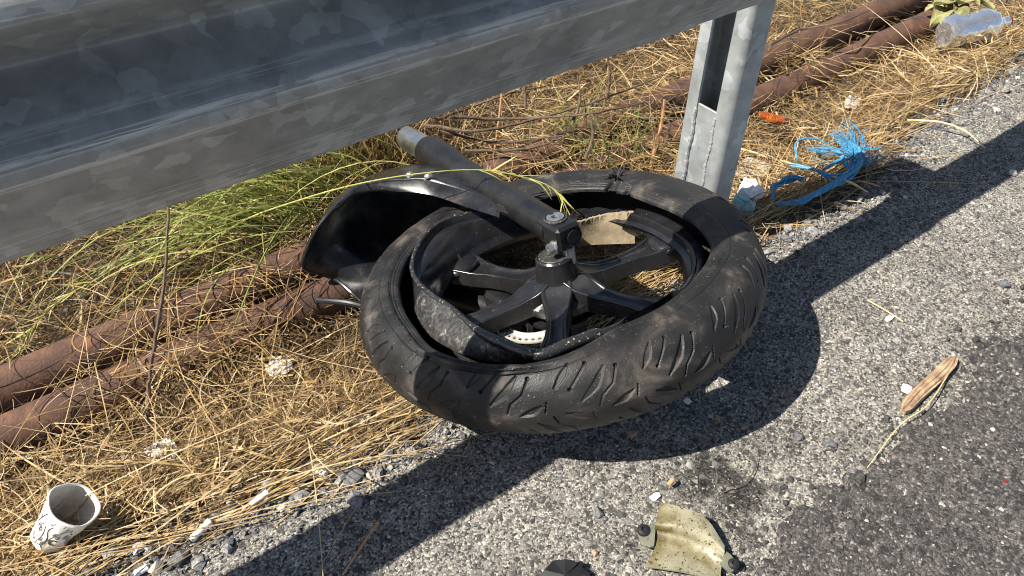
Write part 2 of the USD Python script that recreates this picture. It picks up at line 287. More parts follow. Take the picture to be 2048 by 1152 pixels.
# galvanised steel: spangle patches, zinc bloom, scrape marks along the creases
def galvanised(name, base, scrape_bands, metallic=.75, scale=24., k=1., line_band=((0, (0, 0, 0)), (1, (0, 0, 0)))):
    line_band = list(line_band)
    N = {'g': ('geometry', {}), 'sx': ('separate_xyz', {}),
         'w': ('noise_texture', {'scale': 60., 'detail': 4.}), 'wa': ('vector_math', {'math_type': 'multiply_add', 'vector2': (.022, .022, .022)}),
         'v': ('voronoi_texture', {'scale': scale}), 'sc': ('separate_color', {}),
         'r': ('rgb_ramp', {'ramp': [(0, tuple(.88 * np.array(base))), (.4, tuple(.96 * np.array(base))), (.80, tuple(1.05 * np.array(base))), (.82, tuple((1 + .30 * k) * np.array(base))), (1, tuple((1 + .42 * k) * np.array(base)))]}),
         'n': ('noise_texture', {'scale': 20., 'detail': 8., 'roughness': .7}), 'nr': ('rgb_ramp', {'ramp': [(.32, (.72,) * 3), (.68, (1.20,) * 3)]}), 'm': ('mix_color', {'blend_type': 'multiply', 'fac': 1.0}),
         'sp': ('voronoi_texture', {'scale': 30.}), 'spr': ('rgb_ramp', {'ramp': [(.07, (.6,) * 3), (.12, (1, 1, 1))]}), 'm2': ('mix_color', {'blend_type': 'multiply', 'fac': .8}),
         'ma': ('mapping', {'scale': (12., 480., 480.)}), 'ns': ('noise_texture', {'scale': 1., 'detail': 5., 'roughness': .6}), 'nsr': ('rgb_ramp', {'ramp': [(.53, (0, 0, 0)), (.58, (1, 1, 1))]}),
         'zb': ('rgb_ramp', {'ramp': scrape_bands}), 'zm': ('map_range', {'from_min': .30, 'from_max': .80, 'clamp': True}),
         'mk0': ('mix_color', {'blend_type': 'multiply', 'fac': 1.0}), 'mb': ('mapping', {'scale': (9., 40., 40.)}), 'nb': ('noise_texture', {'scale': 1., 'detail': 6., 'roughness': .7}), 'nbr': ('rgb_ramp', {'ramp': [(.44, (0, 0, 0)), (.52, (1, 1, 1))]}), 'zc': ('rgb_ramp', {'ramp': line_band}), 'mk1': ('mix_color', {'blend_type': 'multiply', 'fac': 1.0}), 'mk': ('mix_color', {'blend_type': 'lighten', 'fac': 1.0}), 'm3': ('mix_color', {'b': (.62, .61, .57)}),
         'bw': ('rgb_to_bw', {}), 'ro': ('math', {'math_type': 'multiply_add', 'value2': .12, 'value3': .44}), 'me': ('math', {'math_type': 'multiply_add', 'value2': -.55, 'value3': metallic}),
         'p': ('principled_bsdf', {'specular_ior_level': .5}), 'bn': ('noise_texture', {'scale': 300., 'detail': 3.}), 'b': ('bump', {'strength': .5, 'distance': .0003})}
    L = [('g.position', 'w.vector'), ('w.color', 'wa.vector1'), ('g.position', 'wa.vector3'), ('wa.vector', 'v.vector'), ('v.color', 'sc.color'), ('sc.r', 'r.fac'),
         ('g.position', 'n.vector'), ('n.fac', 'nr.fac'), ('r.color', 'm.a'), ('nr.color', 'm.b'), ('wa.vector', 'sp.vector'), ('sp.distance', 'spr.fac'), ('m.result', 'm2.a'), ('spr.color', 'm2.b'),
         ('g.position', 'ma.vector'), ('ma.vector', 'ns.vector'), ('ns.fac', 'nsr.fac'), ('g.position', 'sx.vector'), ('sx.z', 'zm.value'), ('zm.result', 'zb.fac'), ('nsr.color', 'mk0.a'), ('zb.color', 'mk0.b'), ('g.position', 'mb.vector'), ('mb.vector', 'nb.vector'), ('nb.fac', 'nbr.fac'), ('zm.result', 'zc.fac'), ('nbr.color', 'mk1.a'), ('zc.color', 'mk1.b'), ('mk0.result', 'mk.a'), ('mk1.result', 'mk.b'),
         ('mk.result', 'm3.fac'), ('m2.result', 'm3.a'), ('m3.result', 'p.base_color'), ('mk.result', 'bw.color'), ('sc.g', 'ro.value1'), ('ro.value', 'p.roughness'), ('bw.val', 'me.value1'), ('me.value', 'p.metallic'),
         ('g.position', 'bn.vector'), ('bn.fac', 'b.height'), ('b.normal', 'p.normal')]
    M(name, N, L)
def bands(*bs):
    z = lambda v: (v - .30) / .50
    out = [(0, (0, 0, 0))]
    for a, b, v in bs: out += [(z(a) - .006, (0, 0, 0)), (z(a), (v,) * 3), (z(b), (v,) * 3), (z(b) + .006, (0, 0, 0))]
    return out + [(1, (0, 0, 0))]
def thin_bands(*bs):
    z = lambda v: (v - .30) / .50
    out = [(0, (0, 0, 0))]
    for a, b, v in bs: out += [(z(a) - .003, (0, 0, 0)), (z(a), (v,) * 3), (z(b), (v,) * 3), (z(b) + .003, (0, 0, 0))]
    return out + [(1, (0, 0, 0))]
galvanised('galvanised_rail', (.265, .260, .245), bands((.437, .468, .28), (.5225, .5270, .5), (.5395, .5435, .8), (.5535, .5555, .35), (.631, .636, .4)), .22, 52., .70, thin_bands((.5245, .5255, .55), (.5415, .5425, .9), (.5555, .5560, .5)))
galvanised('galvanised_post', (.30, .32, .32), [(0, (0, 0, 0)), (1, (0, 0, 0))], .30, 44., .62)
noise_mat('weld', [(.3, (.36, .37, .37)), (.7, (.5, .51, .51))], 150., 4., .5, metallic=.5, bump=.002, bscale=220.)

# ------------------------------------------------------------------ terrain
EX = np.array([-3, -.3, -.135, -.07, 0, .08, .165, .267, .5, .943, 1.04, 1.13, 1.35, 1.52, 1.63, 2.04, 2.6, 4.0])
EY = np.array([.66, .66, .652, .645, .636, .628, .616, .606, .597, .602, .612, .605, .625, .664, .682, .705, .74, .80])
def edge_y(x):
    x = np.asarray(x, float)
    return np.interp(x, EX, EY) + .030 * fb(x, 0 * x, 7., 4, 3) + .035 * fb(x, 0 * x, 30., 3, 8)
def soil_z(x, y):
    e = edge_y(x); d = y - e
    return -.022 - .062 * sstep(.0, .24, d) + .05 * sstep(.62, 1.3, d) + .03 * fb(x, y, 5., 4, 11) + .02 * fb(x, y, 24., 3, 12) - .03 * sstep(-.12, -.3, d)
def shoulder_z(x, y):
    e = edge_y(x); d = y - e
    r = .004 * fb(x, y, 60., 3, 21) + .0035 * fb(x, y, 170., 2, 22) + .006 * fb(x, y, 6., 3, 23)
    rub = sstep(-.11, -.03, d)
    r = r + rub * (.020 + .014 * (1 - sstep(.2, .45, x))) * fb(x, y, 45., 3, 24)
    return r - .075 * sstep(-.035, .055, d + .05 * fb(x, y, 26., 3, 25)) - .008 * rub
RX = np.array([-3, .30, .47, .58, .72, .83, .92, 1.02, 1.12, 1.22, 1.5, 3.0])
RY = np.array([.19, .185, .19, .205, .20, .215, .205, .225, .22, .235, .25, .30])
def road_edge(x):
    x = np.asarray(x, float)
    return np.interp(x, RX, RY) + .045 * fb(x, 0 * x, 9., 4, 31) + .045 * fb(x, 0 * x, 45., 3, 32)
def road_z(x, y):
    d = road_edge(x) - y + .09 * fb(x, y, 34., 4, 36)
    r = .006 * fb(x, y, 70., 3, 33) + .004 * fb(x, y, 190., 2, 34) + .006 * fb(x, y, 6., 3, 23)
    return r + .004 - .03 * (1 - sstep(-.012, .012, d)) + .004 * sstep(0, .03, d)
def spaced(a, b, step, lo, hi, n=14):
    inner = np.arange(a, b, step)
    g = np.geomspace(step * 2, 1, n)
    left = a - g * (a - lo); rightp = inner[-1] + g * (hi - inner[-1])
    return np.concatenate([left[::-1], inner, rightp])
def sheet(xs, ys, zf):
    X, Y = np.meshgrid(xs, ys, indexing='ij'); Z = zf(X, Y)
    return gridmesh(np.stack([X, Y, Z], -1))
xs = spaced(-.5, 2.9, .011, -60, 60); ys = spaced(.50, 2.3, .011, .30, 60)
obj('ground', sheet(xs, ys, soil_z), 'soil', smooth=True, label='dry brown soil verge under the straw', cat='ground', kind='structure')
xs = spaced(-.35, 2.75, .0045, -60, 60); ys = np.concatenate([[-9, -4, -2, -1, -.6], np.arange(-.3, .80, .0045)])
sh_path = obj('shoulder', sheet(xs, ys, shoulder_z), 'shoulder_asphalt', smooth=True, label='pale weathered asphalt shoulder with exposed aggregate', cat='road shoulder', kind='structure')
xs = spaced(.25, 1.75, .0045, -60, 60); ys = np.concatenate([[-9, -4, -2, -1, -.6, -.35], np.arange(-.15, .30, .0045)])
rd_path = obj('road', sheet(xs, ys, road_z), 'road_asphalt', smooth=True, label='newer dark asphalt patch in the lower right corner', cat='road', kind='structure')

def in_view(P, margin=120):
    q, d = proj(P)
    with np.errstate(invalid='ignore'):
        return (q[:, 0] > -margin) & (q[:, 0] < W0 + margin) & (q[:, 1] > -margin) & (q[:, 1] < H0 + margin) & (d > 0)
rng = np.random.default_rng(5)
def chip_variants(n, pts, flat, seed):
    r = np.random.default_rng(seed); out = []
    for _ in range(n):
        p = r.normal(size=(pts, 3)); p /= np.linalg.norm(p, axis=1, keepdims=True); p *= r.uniform(.75, 1.05, (pts, 1)); p[:, 2] *= flat; p[:, 1] *= r.uniform(.6, 1)
        h = trimesh.Trimesh(p).convex_hull; out.append((np.array(h.vertices), np.array(h.faces)))
    return out
def scatter(P, size, variants, tint, seed=0):
    r = np.random.default_rng(seed); vs, fs, ts, n = [], [], [], 0
    which = r.integers(0, len(variants), len(P)); rot = r.uniform(0, 2 * PI, len(P))
    for k, (v, f) in enumerate(variants):
        i = np.nonzero(which == k)[0]
        if not len(i): continue
        c, s = np.cos(rot[i]), np.sin(rot[i])
        q = np.stack([v[None, :, 0] * c[:, None] - v[None, :, 1] * s[:, None], v[None, :, 0] * s[:, None] + v[None, :, 1] * c[:, None], np.broadcast_to(v[:, 2], (len(i), len(v)))], -1) * size[i, None, None] + P[i, None]
        vs.append(q.reshape(-1, 3)); fs.append((f[None] + n + (np.arange(len(i)) * len(v))[:, None, None]).reshape(-1, 3)); ts.append(np.repeat(tint[i], len(v))); n += len(i) * len(v)
    return trimesh.Trimesh(np.vstack(vs), np.vstack(fs), process=False), np.concatenate(ts)
# exposed aggregate on the shoulder and the road
CH = chip_variants(14, 8, .55, 1)
p = np.stack([rng.uniform(-.3, 2.6, 90000), rng.uniform(-.05, .74, 90000), np.zeros(90000)], 1)
p = p[in_view(p, 60)]; p = p[rng.random(len(p)) < np.clip(1.15 / np.linalg.norm(p - O, axis=1), .0, 1) ** 1.5]
d = p[:, 1] - edge_y(p[:, 0]); dr = road_edge(p[:, 0]) - p[:, 1]
a = p[(d < -.005) & (dr < .01)]; a[:, 2] = shoulder_z(a[:, 0], a[:, 1])
sz = np.exp(rng.normal(math.log(.0018), .42, len(a))).clip(.0009, .0065)
m, t = scatter(a - [0, 0, .0006], sz, CH, rng.beta(1.6, 1.7, len(a)), 2)
bb = p[(d < -.005) & (dr < .01)][:2600]; bb[:, 2] = shoulder_z(bb[:, 0], bb[:, 1])
m2, t2 = scatter(bb - [0, 0, .0012], np.exp(rng.normal(math.log(.0042), .35, len(bb))).clip(.0025, .010), chip_variants(10, 10, .42, 4), rng.beta(1.0, 3.2, len(bb)), 4)
m = cat_([m, m2]); t = np.concatenate([t, t2])
obj('aggregate', m, 'aggregate', sh_path, smooth=False, kind='stuff', tint=t)
a = p[dr > -.01]; a[:, 2] = road_z(a[:, 0], a[:, 1])
sz = np.exp(rng.normal(math.log(.0024), .38, len(a))).clip(.001, .007)
m, t = scatter(a - [0, 0, .0006], sz, CH, np.where(rng.random(len(a)) < .05, .99, rng.beta(1.2, 1.8, len(a))), 3)
obj('aggregate', m, 'road_chip', rd_path, smooth=False, kind='stuff', tint=t)

# ------------------------------------------------------------------ guardrail
rail = thing('guardrail', 'galvanised steel guardrail of two lapped beams on a post', 'guardrail', (.88, .68, -.08))
def beam(x0, x1, dy):
    pr = [(.608, .435), (.556, .518), (.549, .527), (.547, .5365), (.550, .546), (.592, .577), (.600, .586), (.592, .595), (.553, .6255), (.5475, .632), (.5475, .640), (.553, .650), (.608, .742)]
    pr = [(a + dy, b) for a, b in pr]
    L = LineString(pr).buffer(.018, join_style=1).buffer(0) if False else LineString(pr)
    s = np.linspace(0, L.length, 160); P = np.array([L.interpolate(t).coords[0] for t in s])
    for _ in range(5): P[1:-1] = .25 * P[:-2] + .5 * P[1:-1] + .25 * P[2:]
    poly = LineString(P).buffer(.0015, cap_style=1, quad_segs=3)
    return extrude(poly, x1 - x0, (x0, 0, 0), (0, 1, 0), (0, 0, 1), (1, 0, 0))
obj('beam', beam(-3.2, .715, 0.0), 'galvanised_rail', rail, smooth=40)
obj('beam', beam(.42, 4.8, .0042), 'galvanised_rail', rail, smooth=40)
# C shaped post: open side towards -x, slot closed below by a welded plate
px0, px1, py0, py1, zb, zt, th, rr = .856, .908, .633, .726, -.18, .60, .005, .012
outer = sbox(px0 + rr, py0 + rr, px1 - rr, py1 - rr).buffer(rr, quad_segs=6)
inner = outer.buffer(-th)
lip = .027
slot = sbox(px0 - .01, py0 + lip, px0 + th + .004, py1 - lip)
c = outer.difference(inner).difference(slot)
post = obj('post', extrude(c, zt - zb, (0, 0, zb), (1, 0, 0), (0, 1, 0), (0, 0, 1)), 'galvanised_post', rail, smooth=40)
obj('weld_plate', rbox((.004, py1 - py0 - 2 * lip + .004, .32), .001, ((px0 + .0045, (py0 + py1) / 2, .245 - .16), (1, 0, 0), (0, 1, 0), (0, 0, 1))), 'galvanised_post', post, smooth=False)
for yy in (py0 + lip - .001, py1 - lip + .001):
    zz = np.linspace(-.1, .237, 60); r = np.random.default_rng(7)
    obj('weld_bead', tube(np.stack([px0 + .0005 + 0 * zz, yy + .0012 * np.sin(zz * 90), zz], 1), .0034 + .0008 * np.sin(zz * 420), 7), 'weld', post)
obj('spacer', rbox((.05, .022, .10), .003, ((.882, .6205, .535), (1, 0, 0), (0, 1, 0), (0, 0, 1))), 'galvanised_post', rail, smooth=False)

# ------------------------------------------------------------------ rusty pipes
def pipe(name, y0, y1, z, label, xa, xb, seed):
    x = np.linspace(xa, xb, 80)
    P = np.stack([x, np.interp(x, [-.2, .3, 1.1, 1.6, 3], y0) + .003 * np.sin(2 * x + seed), z + .004 * np.sin(1.7 * x + seed)], 1)
    R = .0338 + .0010 * meshkit.noise(np.stack([x * 6, 0 * x, 0 * x + seed], -1))
    t = thing(name, label, 'pipe', (xa, y0[0], z - .035), 'rusty pipes on the verge' if 0 else None)
    obj('tube', tube(P, R, 40), 'rust', t, smooth=40)
    for cx in y1:
        k = np.searchsorted(x, cx)
        seg = np.array([P[k] + [s, 0, 0] for s in np.linspace(-.055, .055, 9)])
        obj('coupling', tube(seg, [.0400, .0425, .0431, .0431, .0431, .0431, .0431, .0425, .0400], 40), 'rust', t, smooth=40)
pipe('rusty_pipe', [1.018, 1.032, 1.085, 1.100, 1.155], [], -.040, 'rusty brown steel pipe lying behind, farther from the road', -1.2, 2.62, 1)
pipe('rusty_pipe', [.935, .947, .985, .994, 1.035], [], -.055, 'rusty brown steel pipe lying in front, nearer to the wheel', -1.0, 2.20, 2.2)

# ------------------------------------------------------------------ the wheel
WC = np.array([.532, .625, .104])
NN = np.array([-.049, .250, 1.]); NN /= np.linalg.norm(NN)
UU = np.cross([0, 1, 0], NN); UU /= np.linalg.norm(UU)
VV = np.cross(NN, UU)
WS = .953
def LW(p):
    p = np.asarray(p, float); return WC + WS * (p[..., :1] * UU + p[..., 1:2] * VV + p[..., 2:] * NN)
def pix(px, py, w):
    """wheel coordinates of the point of the plane w seen at a pixel"""
    d = np.array([UU, VV, NN]) @ ray(px, py); o = np.array([UU, VV, NN]) @ (O - WC) / WS
    return o + d * ((w - o[2]) / d[2])
wheel = thing('motorcycle_wheel', 'broken black motorcycle front wheel with fork leg and burst tyre', 'motorcycle wheel', WC - [0, 0, .07])
def per(deg, val, a):
    """periodic smooth interpolation over degrees"""
    d = np.array(deg, float); v = np.array(val, float); i = np.argsort(d); d, v = d[i], v[i]
    d = np.concatenate([d - 360, d, d + 360]); v = np.concatenate([v, v, v])
    from scipy.interpolate import PchipInterpolator
    return PchipInterpolator(d, v)(a)
# tyre
TH = np.concatenate([np.linspace(-195, 12, 1180, endpoint=False), np.linspace(12, 165, 200, endpoint=False)])
def polar(pts, c=(0, 0)):
    q = np.array([pix(*p) for p in pts]); return np.degrees(np.arctan2(q[:, 1] - c[1], q[:, 0] - c[0])), np.hypot(q[:, 0] - c[0], q[:, 1] - c[1]), q[:, 2]
ba_, br_, bw_ = polar([(1060, 400, .047), (1140, 379, .047), (1220, 379, .047), (1300, 402, .047), (1355, 425, .048), (1400, 455, .05), (1420, 500, .05), (1385, 558, .05), (1250, 645, .05), (1100, 716, .048), (1000, 730, .047), (880, 702, .047), (828, 650, .049), (800, 590, .050), (828, 500, .050), (900, 440, .050)])
rb = per(ba_, br_, TH); wbd = per(ba_, bw_, TH)
dent = .006 * np.exp(-((TH - 32) / 14.) ** 2)
nS = 230
def ctrl(k):
    lo_ = .022 * float(sstep(-106, -97, TH[k]) * (1 - sstep(-72, -64, TH[k])))
    r0 = rb[k]; w0 = wbd[k]; q = .27 - .5 * (.27 - r0)
    return np.array([[r0, w0 - .006], [r0 + .002, w0], [r0 + .012, w0 + .004], [max(q, r0 + .018), .0555], [.276, .0475], [.2905, .029], [.298 - dent[k], 0], [.2905, -.029], [.276, -.0475], [.252, -.0555], [.226 + .7 * lo_, -.052], [.214 + lo_, -.047], [.213 + lo_, -.041]])
sec = np.empty((len(TH), nS, 2))
sS = np.concatenate([np.linspace(0, 3, 40, endpoint=False), np.linspace(3, 7.2, 150, endpoint=False), np.linspace(7.2, 12, 40)])
def smooth_at(P, s):
    P = np.asarray(P, float); k = len(P); Q = np.vstack([2 * P[0] - P[1], P, 2 * P[-1] - P[-2]]); i = np.minimum(s.astype(int), k - 2); t = (s - i)[:, None]
    p0, p1, p2, p3 = Q[i], Q[i + 1], Q[i + 2], Q[i + 3]
    return .5 * (2 * p1 + (p2 - p0) * t + (2 * p0 - 5 * p1 + 4 * p2 - p3) * t * t + (3 * p1 - p0 - 3 * p2 + p3) * t ** 3)
sec = np.array([smooth_at(ctrl(k), sS) for k in range(len(TH))])
tl = np.concatenate([np.zeros((len(TH), 1)), np.cumsum(np.linalg.norm(np.diff(sec, axis=1), axis=2), axis=1)], 1)
icr = int(np.argmin(abs(sS - 6)))
bco = tl - tl[:, icr:icr + 1]                       # arc distance from the crown, negative = upper side
aco = np.radians(TH)[:, None] * .298 + 0 * bco
PIT = .298 * 2 * PI / 17
def seg_d(A, B, p0, p1):
    dx, dy = p1[0] - p0[0], p1[1] - p0[1]; L2 = dx * dx + dy * dy
    t = np.clip(((A - p0[0]) * dx + (B - p0[1]) * dy) / L2, 0, 1)
    return np.hypot(A - p0[0] - t * dx, B - p0[1] - t * dy), t
depth = np.zeros_like(bco)
def groove(pl, w0, w1, dep, A, B):
    d_best = np.full(A.shape, 9.)
    n = len(pl) - 1
    for i in range(n):
        d_, t = seg_d(A, B, pl[i], pl[i + 1]); s = (i + t) / n
        ww = w0 + (w1 - w0) * np.sin(PI * np.clip(s, .04, .96))
        d_best = np.minimum(d_best, d_ / ww)
    return dep * (1 - sstep(.72, 1.12, d_best))
for side in (-1, 1):
    Bs = bco * side; a_off = aco + (0 if side < 0 else PIT / 2); Am = np.mod(a_off, PIT); wear = .15 + 1.0 * meshkit.noise(np.stack([a_off * 16, Bs * 22, 0 * Bs + side], -1))
    for sh in (-PIT, 0, PIT):
        A = Am - sh * 1.0
        for pl, w0, w1, dp in (
            ([(.000, .034), (.010, .046), (.020, .060)], .0010, .0042, .0030),
            ([(.018, .030), (.030, .044), (.042, .058)], .0010, .0010, .0030),
            ([(.030, .014), (.049, .030), (.063, .050)], .0010, .0050, .0032),
            ([(.050, .003), (.055, .016), (.070, .028), (.078, .047)], .0010, .0011, .0030),
            ([(.066, .000), (.080, .005), (.092, .013)], .0010, .0050, .0030),
            ([(.099, .018), (.096, .004)], .0009, .0009, .0028)):
            depth = np.maximum(depth, groove(pl, w0, w1, dp, A, -Bs if False else Bs) * (Bs > -.004) * wear)
        for dx, dy in ((.018, .030), (.042, .058), (.078, .047)):
            depth = np.maximum(depth, .004 * (1 - sstep(.0016, .0026, np.hypot(A - dx, Bs - dy))))
# concentric mould lines on the sidewall, wear and scuffs
side_arc = tl
for rline, hh in ((.0125, .0010), (.0165, .0010), (.034, .0012)):
    depth += hh * np.exp(-((tl - rline) / .0008) ** 2)
# small moulded bars of the sidewall print
sb = (tl > .0195) & (tl < .0275) & (np.mod(TH, 38)[:, None] < 21) & (meshkit.noise(np.stack([TH[:, None] * 1.15 + 0 * tl, tl * 420, 0 * tl], -1)) > .56)
depth -= .0007 * sb
nrm = np.gradient(sec, axis=1); nrm = np.stack([-nrm[..., 1], nrm[..., 0]], -1); nrm /= np.linalg.norm(nrm, axis=2, keepdims=True) + 1e-9
sgn = np.sign((nrm[:, icr, 0]).mean()); nrm *= sgn
tc = np.radians(TH)
lump = .0016 * (meshkit.fbm(np.stack([np.cos(tc)[:, None] * 9 + 0 * tl, np.sin(tc)[:, None] * 9 + 0 * tl, tl * 30], -1), 3, 9) - .5)
outp = sec + nrm * (lump - depth)[..., None]
innp = (sec - nrm * .0065)[:, ::-3]
loop = np.concatenate([outp, innp], 1)
# the tear on the far bead: open a notch
TA = ba_[2]; tear = np.exp(-((TH - TA) / 1.5) ** 2) + .35 * np.exp(-((TH - TA + 9) / 1.2) ** 2)
loop[:, :36, 0] += (tear[:, None] * np.linspace(.036, 0, 36)[None])
loop[:, :60, 1] -= (tear[:, None] * np.linspace(.012, 0, 60)[None])
P = np.stack([loop[..., 0] * np.cos(tc)[:, None], loop[..., 0] * np.sin(tc)[:, None], loop[..., 1]], -1)
g = gridmesh(LW(P), close_u=True, close_v=True); g.invert() if g.volume < 0 else None
ty = obj('tyre', g, 'rubber', wheel, smooth=True)
r = np.random.default_rng(4)
for k in range(13):      # ragged shreds at the tear
    a0 = math.radians(TA + r.uniform(-3.4, 2.2)); rr_ = r.uniform(.205, .262); w_ = .052 + r.uniform(-.004, .003)
    p0 = np.array([rr_ * math.cos(a0), rr_ * math.sin(a0), w_]); dr_ = np.array([r.uniform(-1, 1), r.uniform(-1, 1), r.uniform(.1, .8)]); dr_ /= np.linalg.norm(dr_)
    L_ = r.uniform(.012, .030); mid = p0 + dr_ * L_ * .5 + r.normal(size=3) * .003
    obj('rubber_shred', tube(LW(np.array([p0, mid, p0 + dr_ * L_])), [.0028, .0019, .0003], 5), 'inner_tyre', ty, smooth=False)

# rim
RC0 = np.array([-.006, -.012, 0.])
AD = np.linspace(-180, 180, 361)[:-1]
fa_, fr_, fw_ = polar([(820, 530, .053), (830, 565, .050), (870, 450, .060), (960, 420, .056), (1265, 426, .023), (1330, 450, .024), (1390, 500, .026), (1392, 545, .028), (1240, 652, .042), (1140, 692, .042), (1080, 714, .042), (1000, 690, .043), (900, 620, .046), (850, 585, .048)], RC0)
rf = per(fa_, fr_, AD); wf = per(fa_, fw_, AD)
r = np.random.default_rng(8)
cut = sstep(fa_[4] + .5, fa_[4] + 2, AD) * (1 - sstep(74, 77, AD))
jag = np.interp(AD, np.arange(-180, 181, 2), .004 * r.random(181))
rows = []
for k, a in enumerate(AD):
    f, w = rf[k], wf[k]; bent = np.clip((.205 - f) / .04, 0, 1)
    seat = .213
    up = np.array([[seat - .020, .006], [seat - .006, .014], [seat, .022], [.5 * seat + .5 * f, .5 * (.022 + w) + .003], [f - .0005, w - .0012], [f - .0022, w + .0018], [f - .0060, w + .0018], [f - .0076, w + .0004], [f - .0092, w - .0095], [min(f - .0165, .196), w - .0125], [min(f - .018, .188), .011]])
    if cut[k] > 0:
        up2 = up.copy(); up2[:, 1] = np.minimum(up2[:, 1], .010 + jag[k]); up = up * (1 - cut[k]) + up2 * cut[k]
    pr = np.vstack([up, [[.183, .004], [.180, -.004], [.183, -.012], [.193, -.024], [.206, -.033], [.222, -.040], [.226, -.038], [.214, -.032], [.205, -.014], [.193, -.008], [.190, 0]]])
    wn_ = float(sstep(-104, -97, a) * (1 - sstep(-74, -67, a))); pr[:, 0] = pr[:, 0] * (1 - wn_) + np.minimum(pr[:, 0], .188) * wn_
    c_, s_ = math.cos(math.radians(a)), math.sin(math.radians(a))
    rows.append(np.stack([pr[:, 0] * c_ + RC0[0], pr[:, 0] * s_ + RC0[1], pr[:, 1]], 1))
rows_ = np.array(rows)
rg = gridmesh(LW(rows_), close_u=True, close_v=True); rg.invert() if rg.volume < 0 else None
rim = obj('rim', rg, 'black_metal', wheel, smooth=32)
lipk = np.concatenate([np.nonzero(AD > 77)[0], np.nonzero(AD < -105)[0]])
lipP = np.array([[(rf[k] - .0035) * math.cos(math.radians(AD[k])) + RC0[0], (rf[k] - .0035) * math.sin(math.radians(AD[k])) + RC0[1], wf[k] + .0008 - .014 * float(sstep(246, 255.5, AD[k] + 360 * (AD[k] < 0)))] for k in lipk])
obj('flange_lip', tube(LW(lipP), .0036 + .0038 * sstep(190, 212, AD[lipk] + 360 * (AD[lipk] < 0)) * (1 - .5 * sstep(248, 255, AD[lipk] + 360 * (AD[lipk] < 0))), 12), 'lip_metal', rim, label='rounded lip of the rim flange, dusted with grit')
# scuffed outer face of the bent flange
k = (AD < -121) | (AD > 150); ADs = np.concatenate([AD[AD > 150], AD[AD < -121] + 360])
ids = np.concatenate([np.nonzero(AD > 150)[0], np.nonzero(AD < -121)[0]])
R_ = np.array(rows)[ids][:, 1:7]
nx_ = np.concatenate([R_, R_[:, -1:]], 1)[:, :R_.shape[1]]
cen = np.array([np.array([math.cos(math.radians(q)), math.sin(math.radians(q)), .75]) for q in ADs])
fade = (sstep(0, .12, np.linspace(0, 1, len(ids))) * (1 - sstep(.80, 1, np.linspace(0, 1, len(ids)))))[:, None, None]
R2 = R_ + cen[:, None, :] * (.0016 * fade - .0022 * (1 - fade))
rr4 = np.random.default_rng(3); R2[:, -1] += rr4.normal(size=(len(ids), 3)) * .0006
obj('scuffed_flange', gridmesh(LW(R2)), 'scuffed_alloy', rim, smooth=40, label='scraped bare metal of the bent rim flange')
# dusty drop centre laid open where the flange broke off
tq = smooth_poly([(1268, 424), (1235, 427), (1200, 432), (1172, 440), (1150, 446), (1120, 452)], 50); bq = smooth_poly([(1270, 487), (1235, 488), (1200, 489), (1172, 491), (1150, 494), (1120, 498)], 50)
DC = np.array([[pix(a_[0] * (1 - k_) + b_[0] * k_, a_[1] * (1 - k_) + b_[1] * k_ + .8 * rr4.normal() * (k_ == 0), .022 - .050 * k_) for k_ in np.linspace(0, 1, 7)] for a_, b_ in zip(tq, bq)])
DC = np.concatenate([DC, (DC + [.003, .004, 0])[:, ::-1]], 1)
obj('broken_barrel', gridmesh(LW(DC), close_v=True), 'dusty_rim', rim, smooth=50, label='dusty bare barrel where the flange broke off')
# hub and spokes
hubp = [(.0, .046), (.0215, .046), (.0225, .0455), (.0240, .0468), (.0262, .0445), (.0272, .036), (.0285, .024), (.031, .013), (.036, .003), (.045, -.006), (.056, -.012), (.056, -.022), (.045, -.034), (.040, -.046), (.0, -.047)]
hub = obj('hub', lathe(hubp, LW(RC0), NN, 56), 'black_metal', wheel, smooth=35)
obj('hub_cap', lathe([(0, .0478), (.0205, .0478), (.0215, .0468)], LW(RC0), NN, 32), 'scuffed_alloy', hub, smooth=30)
def spoke(deg):
    a = math.radians(deg); e = np.array([math.cos(a), math.sin(a), 0]); s = np.array([-math.sin(a), math.cos(a), 0]); z = np.array([0, 0, 1.])
    T = np.linspace(0, 1, 26); rows = []
    for t in T:
        rad = .018 + (.207 - .018) * t
        hw = float(np.interp(t, [0, .12, .25, .4, .55, .7, .87, 1], [.020, .0235, .0175, .0140, .0150, .021, .029, .036]))
        wt = float(np.interp(t, [0, .08, .16, .28, .45, .7, 1], [.022, .016, .009, .002, -.001, -.001, .008]))
        wb = float(np.interp(t, [0, .3, .7, 1], [-.018, -.026, -.026, -.020]))
        wt += .0
        dip = float(np.interp(t, [0, .1, .25, .6, .76, .88, 1], [.000, .002, .0045, .0055, .010, .008, .003]))
        ed = min(.0058, hw * .34)
        pr = [(-hw, wb), (-hw, wt - .0022), (-hw + .0012, wt - .0004), (-hw + ed * .6, wt), (-hw + ed, wt - .0012), (-hw + ed + .0018, wt - dip), (0, wt - dip * 1.02),
              (hw - ed - .0018, wt - dip), (hw - ed, wt - .0012), (hw - ed * .6, wt), (hw - .0012, wt - .0004), (hw, wt - .0022), (hw, wb)]
        rows.append([RC0 + e * rad + s * x + z * w for x, w in pr])
    g = gridmesh(LW(np.array(rows)), close_v=True); g.invert() if g.volume < 0 else None
    b = trimesh.creation.icosphere(subdivisions=3).vertices          # fillet where the arm runs into the barrel
    q = RC0 + e * .186 + b[:, :1] * e * .025 + b[:, 1:2] * s * .034 + b[:, 2:] * z * .013 + z * (-.0055)
    return cat_([g, trimesh.Trimesh(LW(q), trimesh.creation.icosphere(subdivisions=3).faces, process=False)])
for k in range(6): obj('spoke', spoke(-9.5 + 60 * k), 'black_metal', rim, smooth=50)
